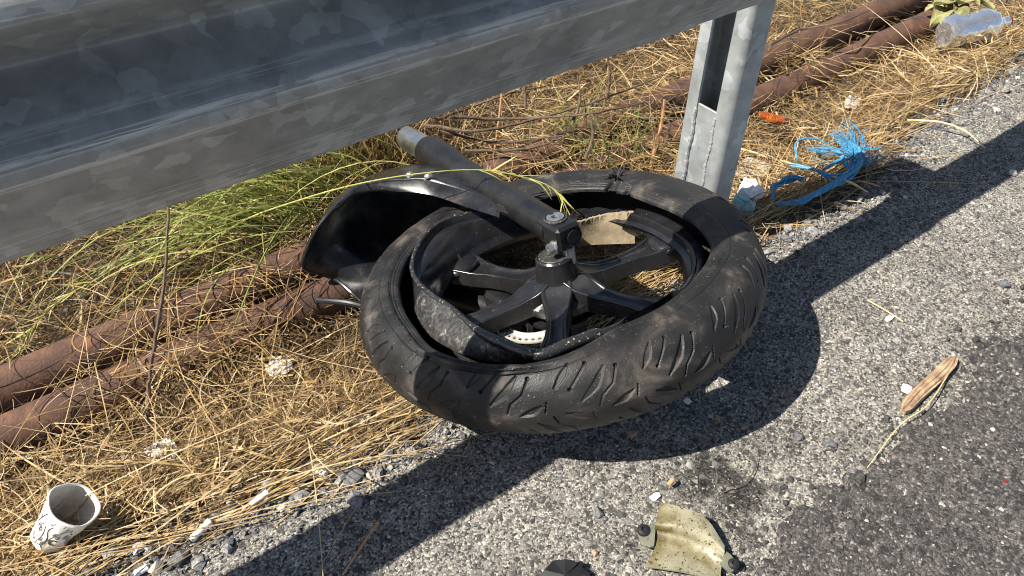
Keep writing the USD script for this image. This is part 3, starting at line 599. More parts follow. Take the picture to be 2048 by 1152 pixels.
for k in range(6):      # stub ribs between the spoke roots and the barrel
    a = math.radians(-9.5 + 60 * k); e = np.array([math.cos(a), math.sin(a), 0]); s = np.array([-math.sin(a), math.cos(a), 0])
    P3 = [RC0 + e * .172 + np.array([0, 0, -.006]), RC0 + e * .186 + np.array([0, 0, .004]), RC0 + e * .196 + np.array([0, 0, .016])]
    obj('rib', tube(LW(np.array(P3)), [.0045, .005, .006], 8), 'black_metal', rim)
# sensor ring with square holes, and the disc carrier under it
ring = Point(0, 0).buffer(.060, quad_segs=32).difference(Point(0, 0).buffer(.0445, quad_segs=32))
holes = [affinity.rotate(sbox(.0505, -.0021, .0555, .0021), k * 360 / 36, origin=(0, 0)) for k in range(36)]
from shapely import union_all
RCc = pix(1072, 636, -.045)
obj('sensor_ring', extrude(ring.difference(union_all(holes)), .0022, LW(RCc), UU, VV, NN), 'disc_steel', wheel, smooth=False)
obj('ring_edge', extrude(Point(0, 0).buffer(.0445, quad_segs=32).difference(Point(0, 0).buffer(.043, quad_segs=32)), .010, LW(RCc - [0, 0, .004]), UU, VV, NN), 'disc_steel', wheel, smooth=False)
car = Point(0, 0).buffer(.056, quad_segs=24).difference(Point(0, 0).buffer(.03))
for k in range(5): car = car.union(affinity.rotate(sbox(.045, -.008, .100, .008), 20 + k * 72, origin=(0, 0)))
obj('disc_carrier', extrude(car, .006, LW(RC0 + [0, 0, -.044]), UU, VV, NN), 'black_metal', wheel, smooth=False)
# caliper under the far side of the wheel
cl = [rbox((.085, .05, .045), .008, (LW(RC0 + [-.085, .075, -.065]), UU, VV, NN)), rbox((.05, .03, .05), .006, (LW(RC0 + [-.05, .10, -.06]), VV, UU, NN))]
obj('brake_caliper', cat_(cl), 'black_metal', wheel, smooth=False)

# fork leg lying over the wheel
FA = pix(1128, 468, .080); FB = pix(812, 274, .086)
fd = FB - FA; FL = np.linalg.norm(fd); fd /= FL
fn = np.array([0, 0, 1.]); fn -= fd * (fn @ fd); fn /= np.linalg.norm(fn); fs = np.cross(fn, fd)
def FW(t, s=0, n=0): return LW(FA + fd * t + fs * s + fn * n)
DW = FW(1) - FW(0)
FM = FL * WS; lb = np.linalg.norm(pix(848, 304, .0855) - FA) * WS
prof = [(0, .02), (.0215, .022), (.0225, .03), (.0225, .09), (.0222, .13), (.0224, .24), (.0235, lb - .125), (.0268, lb - .09), (.0288, lb - .075), (.0295, lb - .02), (.0285, lb - .005), (.0265, lb), (.022, lb + .0005), (0, lb + .0005)]
leg = obj('fork_leg', lathe(prof, FW(0), DW, 40), 'fork_black', wheel, smooth=35)
obj('chrome_tube', lathe([(.0, lb + .0008), (.0225, lb + .0008), (.0225, FM - .012), (.0215, FM - .004), (.0190, FM), (.0165, FM), (.0160, FM - .02), (0, FM - .03)], FW(0), DW, 36), 'chrome', leg, smooth=35)
X_, Y_, Z_ = LW(FA + fs) - LW(FA), LW(FA + fn) - LW(FA), DW
clamp = obj('axle_clamp', rbox((.0405, .038, .060), .0045, (FW(.014), X_, Y_, Z_)), 'fork_black', leg, smooth=False)
# round recess on the end face, socket plug on top, pinch bolt
obj('axle_hole', lathe([(.0, -.0185), (.0095, -.0185), (.0098, -.0166), (.013, -.0166), (.0138, -.0176)], FW(0, -.004, .001), DW, 28), 'black_metal', clamp, smooth=30)
hexo = Polygon([(.0062 * math.cos(PI / 3 * k), .0062 * math.sin(PI / 3 * k)) for k in range(6)])
plug = Point(0, 0).buffer(.0128, quad_segs=10).difference(hexo)
obj('socket_plug', extrude(plug, .0035, FW(.016, .001, .0192), X_, Z_, Y_), 'bolt_steel', clamp, smooth=False)
obj('plug_seat', lathe([(0, .0), (.016, .0), (.0165, .0018), (.0142, .003), (.0138, .001), (0, .001)], FW(.016, .001, .0190), Y_, 28), 'scuffed_alloy', clamp, smooth=30)
hx = Polygon([(.0072 * math.cos(PI / 3 * k), .0072 * math.sin(PI / 3 * k)) for k in range(6)])
sd = 1.0 if (proj(FW(0, .03, 0))[1][0] < proj(FW(0, -.03, 0))[1][0]) else -1.0
bo = FW(-.004, sd * .0205, -.010)
obj('pinch_bolt', cat_([extrude(Point(0, 0).buffer(.0092, quad_segs=8), .0022, bo, Z_, Y_, sd * X_), extrude(hx.difference(Point(0, 0).buffer(.0034)), .009, bo + sd * X_ * .0022, Z_, Y_, sd * X_), extrude(Point(0, 0).buffer(.0034), .004, bo + sd * X_ * .0022, Z_, Y_, sd * X_)]), 'bolt_steel', clamp, smooth=False)
obj('axle_end', lathe([(0, -.002), (.0085, -.002), (.0085, .02), (.0065, .022), (0, .022)], LW(FA + fd * -.006 + fs * 0 + fn * -.042), Y_, 20), 'bolt_steel', clamp, smooth=30)
# second leg under the wheel: only its chrome end shows beside the tyre
s0 = RC0 + np.array([0, 0, -.082]); s1 = pix(722, 545, -.075); s1 = s1 + (s1 - s0) * 0.0
d2 = s1 - s0; L2 = np.linalg.norm(d2); d2 /= L2; L2 *= WS
leg2 = obj('fork_leg', lathe([(0, -.02), (.021, -.02), (.0215, .1), (.0215, L2 - .16), (.025, L2 - .13), (.025, L2 - .075), (.021, L2 - .07), (0, L2 - .07)], LW(s0), LW(s0 + d2) - LW(s0), 28), 'fork_black', wheel, smooth=35)
obj('chrome_tube', lathe([(0, L2 - .071), (.0185, L2 - .071), (.0185, L2 - .004), (.016, L2), (0, L2)], LW(s0), LW(s0 + d2) - LW(s0), 28), 'chrome', leg2, smooth=35)
hz = np.array([pix(636, 600, -.03), pix(665, 602, -.028), pix(700, 606, -.03), pix(735, 616, -.04), pix(790, 640, -.06)])
obj('brake_hose', tube(LW(smooth_poly(hz, 24)), .0052, 10), 'black_plastic', wheel)

# mudguard: a U-shaped shell, columns run from the open front end (t=0) to the fork mount (t=1)
def col(pts): return np.array([pix(a, b, w) for a, b, w in pts])
C0_ = col([(738, 379, .100), (700, 392, .104), (668, 420, .099), (640, 452, .084), (618, 492, .056), (607, 535, .018), (640, 549, -.012), (672, 560, -.028), (700, 582, -.045), (722, 602, -.055)])
C1_ = col([(790, 381, .094), (742, 371, .108), (715, 374, .110)]); C1_ = np.vstack([C1_, [[-.175, .385, .085], [-.190, .375, .050], [-.195, .350, .012], [-.180, .320, -.022], [-.165, .300, -.040], [-.15, .28, -.050], [-.140, .262, -.056]]])
C2_ = col([(862, 391, .084), (836, 362, .102), (815, 357, .106)]); C2_ = np.vstack([C2_, [[-.085, .425, .085], [-.098, .425, .050], [-.100, .400, .012], [-.09, .360, -.022], [-.083, .335, -.040], [-.075, .31, -.050], [-.07, .28, -.056]]])
C3_ = col([(930, 414, .076), (915, 380, .089), (895, 366, .094)]); C3_ = np.vstack([C3_, [[-.01, .395, .085], [-.01, .410, .050], [-.01, .395, .012], [-.01, .365, -.022], [-.01, .345, -.040], [-.01, .32, -.050], [-.01, .29, -.056]]])
C4_ = col([(1000, 437, .070), (1000, 412, .080), (985, 394, .082)]); C4_ = np.vstack([C4_, [[.03, .30, .085], [.045, .365, .050], [.05, .375, .012], [.05, .36, -.022], [.05, .34, -.040], [.05, .32, -.050], [.05, .29, -.056]]])
cols = np.array([C0_, C1_, C2_, C3_, C4_])
fine = np.array([smooth_poly(c_, 46) for c_ in cols])
fine = np.stack([smooth_poly(fine[:, j], 60) for j in range(fine.shape[1])], 1)
nn_ = np.cross(np.gradient(fine, axis=0), np.gradient(fine, axis=1)); nn_ /= np.linalg.norm(nn_, axis=2, keepdims=True) + 1e-12
shell = np.concatenate([fine, (fine + nn_ * .003)[:, ::-1]], 1)
mgm = gridmesh(LW(shell), close_v=True)
n_, m_ = shell.shape[:2]; capf = []
for row in (0, n_ - 1):
    for j in range(m_ // 2 - 1):
        a_, b_, c_, d_ = row * m_ + j, row * m_ + j + 1, row * m_ + m_ - 2 - j, row * m_ + m_ - 1 - j
        capf += [[a_, b_, c_], [a_, c_, d_]]
mgm = trimesh.Trimesh(mgm.vertices, np.vstack([mgm.faces, capf]), process=False)
mud = obj('mudguard', mgm, 'black_paint', wheel, smooth=45)
obj('edge_bead', tube(LW(fine[0] + nn_[0] * .0015), .0032, 8), 'black_paint', mud)
def bolt_at(px, py, w, parent, R=.0085):
    o = LW(pix(px, py, w)); ax = NN
    obj('bolt', cat_([lathe([(0, .0), (R, .0), (R * 1.02, .002), (R * .9, .004), (R * .55, .0062), (R * .42, .0062), (R * .4, .004), (0, .004)], o, ax, 22)]), 'bolt_steel', parent, smooth=30)
bolt_at(1012, 409, .084, mud); bolt_at(857, 354, .107, mud, .007); bolt_at(820, 352, .109, mud, .007)
br = np.array([pix(1000, 415, .079), pix(1018, 418, .080), pix(1036, 428, .079)])
obj('bracket', tube(LW(br), [.010, .011, .009], 8), 'black_metal', mud)

# ------------------------------------------------------------------ straw and grass
def stalks(base, az, L, pitch, curl, arch, width, K=5, seed=0, flat=True, droop=0.0):
    n = len(base); r = np.random.default_rng(seed)
    pts = np.empty((n, K + 1, 3)); pts[:, 0] = base; tan = np.empty((n, K + 1, 3))
    for k in range(K + 1):
        s = k / K
        a = az + curl * s; p = pitch + arch * s
        tan[:, k] = np.stack([np.cos(a) * np.cos(p), np.sin(a) * np.cos(p), np.sin(p)], 1)
        if k: pts[:, k] = pts[:, k - 1] + tan[:, k - 1] * (L / K)[:, None]
    taper = np.interp(np.linspace(0, 1, K + 1), [0, .15, .7, 1], [.7, 1, .85, .2])
    if flat:
        roll = r.normal(size=(n, 3)) * .8 + [0, 0, 1.2]
        side = np.cross(tan, roll[:, None]); side /= np.linalg.norm(side, axis=2, keepdims=True) + 1e-9
        wv = (width[:, None] * taper[None])[..., None] * .5
        V = np.stack([pts - side * wv, pts + side * wv], 2).reshape(-1, 3); S = 2
    else:
        roll = r.normal(size=(n, 3)) + 1e-3
        x = np.cross(tan, roll[:, None]); x /= np.linalg.norm(x, axis=2, keepdims=True) + 1e-9; y = np.cross(tan, x)
        wv = (width[:, None] * taper[None])[..., None] * .5
        V = np.stack([pts + wv * (math.cos(q) * x + math.sin(q) * y) for q in (0, 2.094, 4.189)], 2).reshape(-1, 3); S = 3
    base_i = (np.arange(n) * (K + 1) * S)[:, None, None]; F = []
    for k in range(K):
        for j in range(S if S == 3 else 1):
            a, b = k * S + j, k * S + (j + 1) % S; F += [[a, b, b + S], [a, b + S, a + S]]
    F = (np.array(F)[None] + base_i).reshape(-1, 3)
    return V, F, (K + 1) * S
class Heap:
    def __init__(s): s.v, s.f, s.t, s.n = [], [], [], 0
    def add(s, VF, tint):
        V, F, per_ = VF
        # no blade grows through the mudguard or the tyre
        q = np.array([UU, VV, NN]) @ (V - WC).T / WS; r_ = np.hypot(q[0], q[1]); a_ = np.degrees(np.arctan2(q[1], q[0]))
        bad = ((r_ < .43) & (a_ > 78) & (a_ < 152) & (r_ > .20) | (r_ < .30) & (r_ > .19)) & (q[2] < .115) & (q[2] > -.055)
        ok = ~bad.reshape(-1, per_).any(1)
        if not ok.all():
            n_ = len(ok); fp = len(F) // n_; new = np.cumsum(ok) - 1
            F = (F.reshape(n_, fp, 3) - (np.arange(n_) * per_)[:, None, None])[ok] + (np.arange(ok.sum()) * per_)[:, None, None]; F = F.reshape(-1, 3)
            V = V.reshape(n_, per_, 3)[ok].reshape(-1, 3); tint = np.asarray(tint)[ok]
        s.v.append(V); s.f.append(F + s.n); s.t.append(np.repeat(tint, per_)); s.n += len(V)
    def build(s, name, mat, **kw):
        return obj(name, trimesh.Trimesh(np.vstack(s.v), np.vstack(s.f), process=False), mat, smooth=False, tint=np.concatenate(s.t).clip(0, 1), **kw)
rg_ = np.random.default_rng(17)
def verge_points(n, ymin=-.02, ymax=1.8, xr=(-.45, 3.3), margin=140, lod=1.6, seed=0, thin=True):
    r = np.random.default_rng(seed)
    p = np.stack([r.uniform(*xr, n), r.uniform(.55, .55 + ymax, n), np.zeros(n)], 1)
    e = edge_y(p[:, 0]); p = p[(p[:, 1] - e > ymin) & in_view(p, margin)]
    keep = r.random(len(p)) < np.clip(1.25 / np.linalg.norm(p - O, axis=1), 0, 1) ** lod * (.05 + .95 * sstep(.0, .085, p[:, 1] - edge_y(p[:, 0]) + .05 * fb(p[:, 0], p[:, 1], 12., 3, 91)))
    p = p[keep]; p[:, 2] = soil_z(p[:, 0], p[:, 1])
    xx = [-.2, .3, 1.1, 1.6, 3]; lo = np.interp(p[:, 0], xx, PIPE2) - .030; hi = np.interp(p[:, 0], xx, PIPE1) + .030
    on = (p[:, 1] > lo) & (p[:, 1] < hi); pr = np.interp(p[:, 0], [-.5, .40, .55, .75, .90, 1.05, 1.2, 3], [.50, .58, .95, 1, .75, .40, .22, .18])
    p = p[~on | (r.random(len(p)) < pr)]
    q = np.array([UU, VV, NN]) @ (p - WC).T / WS; rr_ = np.hypot(q[0], q[1]); aa_ = np.degrees(np.arctan2(q[1], q[0]))
    if not thin: return p
    shade = (rr_ < .31) & (rr_ > .20) | (rr_ < .43) & (aa_ > 80) & (aa_ < 150)
    if thin: shade |= rr_ < .34
    return p[~shade]
def tone(p, r, base=.52, spread=.22):
    """golden near the asphalt, browner in the hollow"""
    d = p[:, 1] - edge_y(p[:, 0])
    return base + .12 * (1 - sstep(.02, .22, d)) - .13 * sstep(.16, .4, d) * (1 - sstep(.5, 1.1, p[:, 0])) - .34 * (r.random(len(p)) < .22) + .42 * fb(p[:, 0], p[:, 1], 6., 3, 77) + r.normal(size=len(p)) * spread
H = Heap()
PIPE1, PIPE2 = [1.018, 1.032, 1.085, 1.100, 1.155], [.935, .947, .985, .994, 1.035]
p = verge_points(430000, seed=1, thin=False); r = np.random.default_rng(2); n = len(p)
print('litter', n)
p[:, 2] += r.uniform(-.002, .030, n)
H.add(stalks(p, r.uniform(0, 2 * PI, n), np.exp(r.normal(math.log(.026), .45, n)).clip(.01, .08), r.normal(size=n) * .35, r.normal(size=n) * 1.1, r.normal(size=n) * .6, r.uniform(.0006, .0018, n), 4, 3), tone(p, r, .45, .25))
p = verge_points(90000, seed=5); r = np.random.default_rng(6); n = len(p)
p[:, 2] += r.uniform(.004, .045, n)
H.add(stalks(p, r.uniform(0, 2 * PI, n), np.exp(r.normal(math.log(.065), .45, n)).clip(.02, .22), r.normal(size=n) * .25 + .08, r.normal(size=n) * 1.0, r.normal(size=n) * .5 - .15, r.uniform(.0006, .0017, n), 6, 7), tone(p, r, .62, .25))
# long stems, most of them lying along the road
p = verge_points(6500, seed=9); r = np.random.default_rng(10); n = len(p)
p[:, 2] += r.uniform(.015, .06, n)
al = r.random(n) < .45
az = np.where(al, r.normal(size=n) * .35 + PI * (r.random(n) < .5) + .1, r.uniform(0, 2 * PI, n))
H.add(stalks(p, az, r.uniform(.10, .34, n), r.normal(size=n) * .10 + .10, r.normal(size=n) * .35, r.normal(size=n) * .15 - .22, r.uniform(.0008, .0018, n), 9, 11, flat=False), tone(p, r, .72, .16))
# golden stems piled along the crumbled asphalt edge
nE = 900; xE = rg_.uniform(-.35, 2.3, nE); pE = np.stack([xE, edge_y(xE) + rg_.normal(size=nE) * .026 + np.where(xE < .35, .004, .040), np.full(nE, .004)], 1)
pE = pE[in_view(pE, 100)]; nE = len(pE); pE[:, 2] = np.maximum(soil_z(pE[:, 0], pE[:, 1]), shoulder_z(pE[:, 0], pE[:, 1])) + rg_.uniform(.006, .03, nE)
H.add(stalks(pE, rg_.normal(size=nE) * .28 + PI * (rg_.random(nE) < .5), rg_.uniform(.08, .30, nE), rg_.normal(size=nE) * .05 + .03, rg_.normal(size=nE) * .25, rg_.normal(size=nE) * .1 - .08, rg_.uniform(.0010, .0024, nE), 8, 13, flat=False), .78 + .14 * rg_.normal(size=nE))
# upright dry tuft behind the rail, next to the fork end
c = G(705, 330, -.05); n = 900; r = np.random.default_rng(21)
p = np.stack([c[0] + r.normal(size=n) * .10, c[1] + r.normal(size=n) * .06 + .02, np.full(n, -.06)], 1)
H.add(stalks(p, r.uniform(0, 2 * PI, n), r.uniform(.10, .26, n), r.normal(size=n) * .14 + 1.35, r.normal(size=n) * .4, r.normal(size=n) * .22 - .25, r.uniform(.0012, .0026, n), 6, 22, flat=False), .70 + .18 * r.normal(size=n))
p = verge_points(9000, seed=61); r = np.random.default_rng(62); n = len(p)
p[:, 2] += r.uniform(.012, .05, n)
H.add(stalks(p, r.uniform(0, 2 * PI, n), r.uniform(.025, .14, n), r.normal(size=n) * .22, r.normal(size=n) * .5, r.normal(size=n) * .4 - .1, r.uniform(.0022, .0046, n), 5, 63), tone(p, r, .60, .24))
# standing stems scattered over the far verge
p = verge_points(5200, ymin=.30, seed=31); r = np.random.default_rng(32); n = len(p)
H.add(stalks(p, r.uniform(0, 2 * PI, n), r.uniform(.06, .20, n), r.normal(size=n) * .35 + .9, r.normal(size=n) * .5, r.normal(size=n) * .3 - .35, r.uniform(.0010, .0022, n), 6, 33, flat=False), .62 + .2 * r.normal(size=n))
p = np.stack([rg_.uniform(-.4, 2.3, 5200), rg_.uniform(.86, 1.14, 5200), rg_.uniform(-.04, .022, 5200)], 1); p = p[(fb(p[:, 0], p[:, 1], 7., 3, 55) > np.where(p[:, 0] > 1.15, .13, .0))]; p = p[in_view(p) & ((np.hypot(p[:, 0] - WC[0], p[:, 1] - WC[1]) > .40))]; n = len(p)
H.add(stalks(p, rg_.uniform(0, 2 * PI, n), rg_.uniform(.03, .16, n), rg_.normal(size=n) * .25, rg_.normal(size=n) * .8, rg_.normal(size=n) * .35 - .15, rg_.uniform(.0009, .0019, n), 7, 23, flat=False), .58 + .2 * rg_.normal(size=n))
H.build('dry_grass', 'straw', label='tangled dry straw covering the verge behind the guardrail', cat='dry grass', kind='stuff')
# green clump
H = Heap()
r = np.random.default_rng(41); n = 400
c = np.array([.38, 1.19, -.03])
p = np.stack([c[0] + r.normal(size=n) * .11, c[1] + r.normal(size=n) * .06, np.full(n, -.03)], 1)
H.add(stalks(p, r.normal(size=n) * .40 + 3.1, r.uniform(.14, .46, n), r.normal(size=n) * .25 + .95, r.normal(size=n) * .5, r.normal(size=n) * .25 - 1.15, r.uniform(.0014, .0032, n), 10, 42), .76 + .28 * r.normal(size=n))
n = 120; q = np.stack([rg_.uniform(.85, 1.02, n), rg_.uniform(.90, 1.15, n), np.full(n, -.07)], 1)
H.add(stalks(q, rg_.uniform(0, 2 * PI, n), rg_.uniform(.08, .2, n), rg_.normal(size=n) * .25 + 1.2, rg_.normal(size=n) * .5, rg_.normal(size=n) * .2 - .5, rg_.uniform(.0014, .003, n), 7, 43), .45 + .2 * rg_.normal(size=n))
H.build('green_grass', 'green_blade', label='green grass clump growing through the straw below the guardrail', cat='grass', kind='stuff')
# long seeding stems that can be told apart
def seed_stem(pts, label, heads, width=.0017, tn=.9, seed=0, spk=.03):
    H = Heap(); P = smooth_poly(np.array(pts), 30); r = np.random.default_rng(seed)
    m = tube(P, np.linspace(width, width * .45, 30) * .75, 5)
    t = thing('grass_stem', label, 'grass stem', P[0])
    pm = obj('stem', m, 'green_blade', t, smooth=False, tint=np.full(len(m.vertices), tn))
    if heads:
        ii = np.linspace(30 * (1 - heads), 28, 26).astype(int); base = P[ii]
        dirv = P[np.minimum(ii + 1, 29)] - P[ii]; az = np.arctan2(dirv[:, 1], dirv[:, 0]) + r.normal(size=len(ii)) * .35
        pi_ = np.arctan2(dirv[:, 2], np.hypot(dirv[:, 0], dirv[:, 1])) + r.normal(size=len(ii)) * .3
        V, F, k = stalks(base, az, r.uniform(spk * .5, spk * 1.4, len(ii)), pi_, r.normal(size=len(ii)) * .4, r.normal(size=len(ii)) * .3 - .2, r.uniform(.0016, .003, len(ii)), 4, seed)
        obj('seed_head', trimesh.Trimesh(V, F, process=False), 'green_blade', t, smooth=False, tint=np.clip(tn + .06 + .1 * r.normal(size=len(V)), 0, 1))
def gp(*a): return [G(x, y, z) for x, y, z in a]
seed_stem(gp((380, 520, -.03), (480, 445, .05), (600, 400, .12), (720, 367, .17), (850, 346, .185), (960, 340, .18), (1050, 355, .165), (1110, 380, .15), (1140, 430, .12)), 'yellow green seeding stem arching over the black fork leg', .42, .002, .93, 1, .035)
seed_stem(gp((430, 480, 0), (340, 500, .03), (260, 520, .04), (190, 560, .03), (120, 600, .01), (60, 660, -.01), (10, 740, -.03)), 'pale green stem drooping far left across the straw', .5, .0018, .85, 2, .03)
seed_stem(gp((640, 420, 0), (560, 470, .05), (470, 510, .05), (390, 560, .02), (300, 610, 0), (200, 650, -.02)), 'thin green stem crossing above the rear pipe', .0, .0016, .7, 3)
seed_stem(gp((600, 400, 0), (545, 480, .06), (505, 560, .04), (470, 650, .0), (450, 710, -.03)), 'green blade hanging down over both pipes', .0, .0024, .55, 4)
seed_stem(gp((470, 420, 0), (440, 470, .04), (425, 540, .01), (420, 610, -.03)), 'short green blade hanging beside the dark upright stick', .0, .0022, .5, 5)

# dark upright stick, reddish stalk, twigs behind the rail
def stick(name, pts, rad, mat, label, cat, group=None, n=7, wob=.0):
    P = smooth_poly(np.array(pts), max(12, 5 * len(pts))); r = np.random.default_rng(len(label))
    P = P + r.normal(size=P.shape) * wob
    obj(name, tube(P, np.interp(np.linspace(0, 1, len(P)), np.linspace(0, 1, len(np.atleast_1d(rad))), np.atleast_1d(rad)), n), mat, label=label, cat=cat, group=group)
stick('stick', gp((292, 905, -.05), (296, 800, -.02), (303, 720, .02), (322, 610, .08), (333, 520, .12), (337, 400, .18)), [.0035, .003, .0025, .0018], 'twig_bark', 'dark bare upright stick standing in front of the rusty pipes', 'stick', wob=.0006)
stick('dry_stalk', gp((1300, 352, -.05), (1308, 300, -.01), (1322, 250, .03), (1328, 200, .06)), [.0045, .004, .0035], 'stalk_red', 'reddish brown dry stalk standing left of the guardrail post', 'stalk', wob=.0004)
stick('dry_stalk', gp((985, 330, -.05), (995, 260, .0), (1003, 190, .05), (1004, 150, .08)), [.003, .0025, .002], 'stalk_red', 'thin tan stalk standing above the chrome fork end', 'stalk')
TW = [((845, 250), (960, 262), (1080, 235), (1200, 200), (1330, 150)), ((880, 262), (1000, 285), (1130, 270)), ((900, 235), (1050, 238), (1190, 225), (1290, 205)), ((930, 300), (1040, 300), (1140, 272)), ((1145, 245), (1160, 200), (1155, 150)), ((1052, 215), (1050, 170), (1054, 130)), ((1215, 190), (1220, 150), (1214, 110)), ((1170, 320), (1185, 270), (1178, 220)), ((1540, 90), (1600, 60), (1680, 45), (1740, 20)), ((870, 240), (940, 215), (1010, 190), (1100, 170))]
twl = ['longest dark twig reaching towards the guardrail post', 'dark twig lying just above the fork leg', 'dark twig lying along the underside of the beam shadow', 'short dark twig lowest of those behind the fork', 'leaning dark twig stub under the beam', 'short upright twig directly below the beam edge', 'upright twig stub left of the post slot', 'bent grey twig beside the rear pipe', 'dark twig leaning behind the pipes right of the post', 'faint thin twig behind the chrome fork end']
for k, (pp, lab) in enumerate(zip(TW, twl)):
    z0 = [.05, .03, .06, .02][k % 4]
    stick('twig', [G(x, y, z0 + (.015 * math.sin(3 * j + k) if k not in (4, 5, 6, 7) else .04 * j)) for j, (x, y) in enumerate(pp)], [.0036, .003, .0024, .0014], 'twig_bark', lab, 'twig', 'twigs behind the guardrail', wob=.0008)
stick('twig', gp((1445, 985, .004), (1490, 965, .008), (1512, 930, .006), (1516, 890, .004)), [.0007, .0005], 'twig_bark', 'thin curved brown twig on the pale asphalt above the olive bracket', 'twig')
stick('straw_stem', gp((685, 1150, .004), (715, 1105, .008), (735, 1075, .008), (757, 1045, .006)), [.0012, .0013, .0018], 'wood_chip', 'lone tan straw stem lying across the guardrail shadow at the bottom', 'straw')
stick('straw_stem', gp((1735, 600, .004), (1770, 620, .006), (1806, 643, .004)), [.0012, .0010], 'straw_plain', 'lone yellow straw on open asphalt right of the tyre shadow', 'straw')
stick('straw_stem', gp((1735, 935, .006), (1800, 850, .012), (1855, 810, .014), (1905, 735, .010)), [.0006, .0008, .0010], 'straw_plain', 'long brown straw lying along the wood splinter', 'straw')
stick('straw_stem', gp((1815, 240, .0), (1880, 244, .02), (1930, 262, .02), (1970, 296, .008)), [.0022, .0018, .0012], 'straw_plain', 'long pale straw reaching onto the asphalt beyond the blue rope', 'straw')
stick('straw_stem', gp((1560, 320, .015), (1640, 345, .02), (1700, 365, .015), (1735, 384, .006)), [.0016, .0018, .0028, .0008], 'straw_plain', 'pale straw with a seed tip lying across the blue rope', 'straw')

# ------------------------------------------------------------------ stones
SV = []
for k in range(16):
    r = np.random.default_rng(100 + k); q = r.normal(size=(22, 3)); q /= np.linalg.norm(q, axis=1, keepdims=True); q *= r.uniform(.8, 1.0, (22, 1)); q *= [1, r.uniform(.6, .95), r.uniform(.5, .8)]
    SV.append(trimesh.Trimesh(q).convex_hull)
def stone(px, py, size, mat, label, group=None, name='stone', catg='stone', zoff=0.):
    q = G(px, py, 0.); on = max(float(shoulder_z(q[0], q[1])), float(soil_z(q[0], q[1])), float(road_z(q[0], q[1])) if q[1] < .3 else -1); q = G(px, py, on)
    r = np.random.default_rng(int(px * 7 + py)); h = SV[r.integers(0, 16)]; a = r.uniform(0, 2 * PI)
    v = h.vertices * size; v = np.stack([v[:, 0] * math.cos(a) - v[:, 1] * math.sin(a), v[:, 0] * math.sin(a) + v[:, 1] * math.cos(a), v[:, 2]], 1) + q + [0, 0, size * .28 + zoff]
    obj(name, trimesh.Trimesh(v, h.faces, process=False), mat, smooth=False, label=label, cat=catg, group=group)
r = np.random.default_rng(55)
EG = 'loose stones along the crumbled asphalt edge'
for k in range(230):
    x = r.uniform(-.22, 2.1); y = float(edge_y(x)) + r.normal() * .030 - .022
    q, _ = proj(np.array([[x, y, 0.]])); q = q[0]
    if not (-10 < q[0] < 2060 and 0 < q[1] < 1160): continue
    s = float(np.exp(r.normal(math.log(.0075), .40)).clip(.0045, .017))
    mt = ('stone_grey', 'stone_dark', 'stone_grey', 'stone_dark', 'stone_grey', 'stone_dark', 'stone_grey', 'stone_dark', 'stone_dark', 'stone_pale')[r.integers(0, 10)]
    wh = ['beside and below the paper cup', 'under the golden stems between cup and wheel', 'in the guardrail shadow just left of the wheel', 'at the edge behind and right of the tyre', 'beside the blue rope', 'along the far edge beyond the blue rope'][int(np.searchsorted([-.02, .18, .5, 1.1, 1.42], x))]
    szn = 'tiny' if s < .0062 else 'mid sized' if s < .0095 else 'large'
    kind_ = {'stone_grey': 'rough grey stone', 'stone_dark': 'dark bitumen coated stone', 'stone_pale': 'pale stone'}[mt]
    stone(q[0], q[1], s, mt, f'{szn} {kind_} {wh}', f'{szn} {kind_}s {wh}'); continue
    stone(q[0], q[1], s, mt, {'stone_grey': 'rough mid grey stone loose along the crumbled asphalt edge', 'stone_dark': 'rough dark bitumen covered stone loose along the crumbled asphalt edge', 'stone_pale': 'small pale stone loose along the crumbled asphalt edge'}[mt], EG + {'stone_grey': ', grey', 'stone_dark': ', dark', 'stone_pale': ', pale'}[mt])
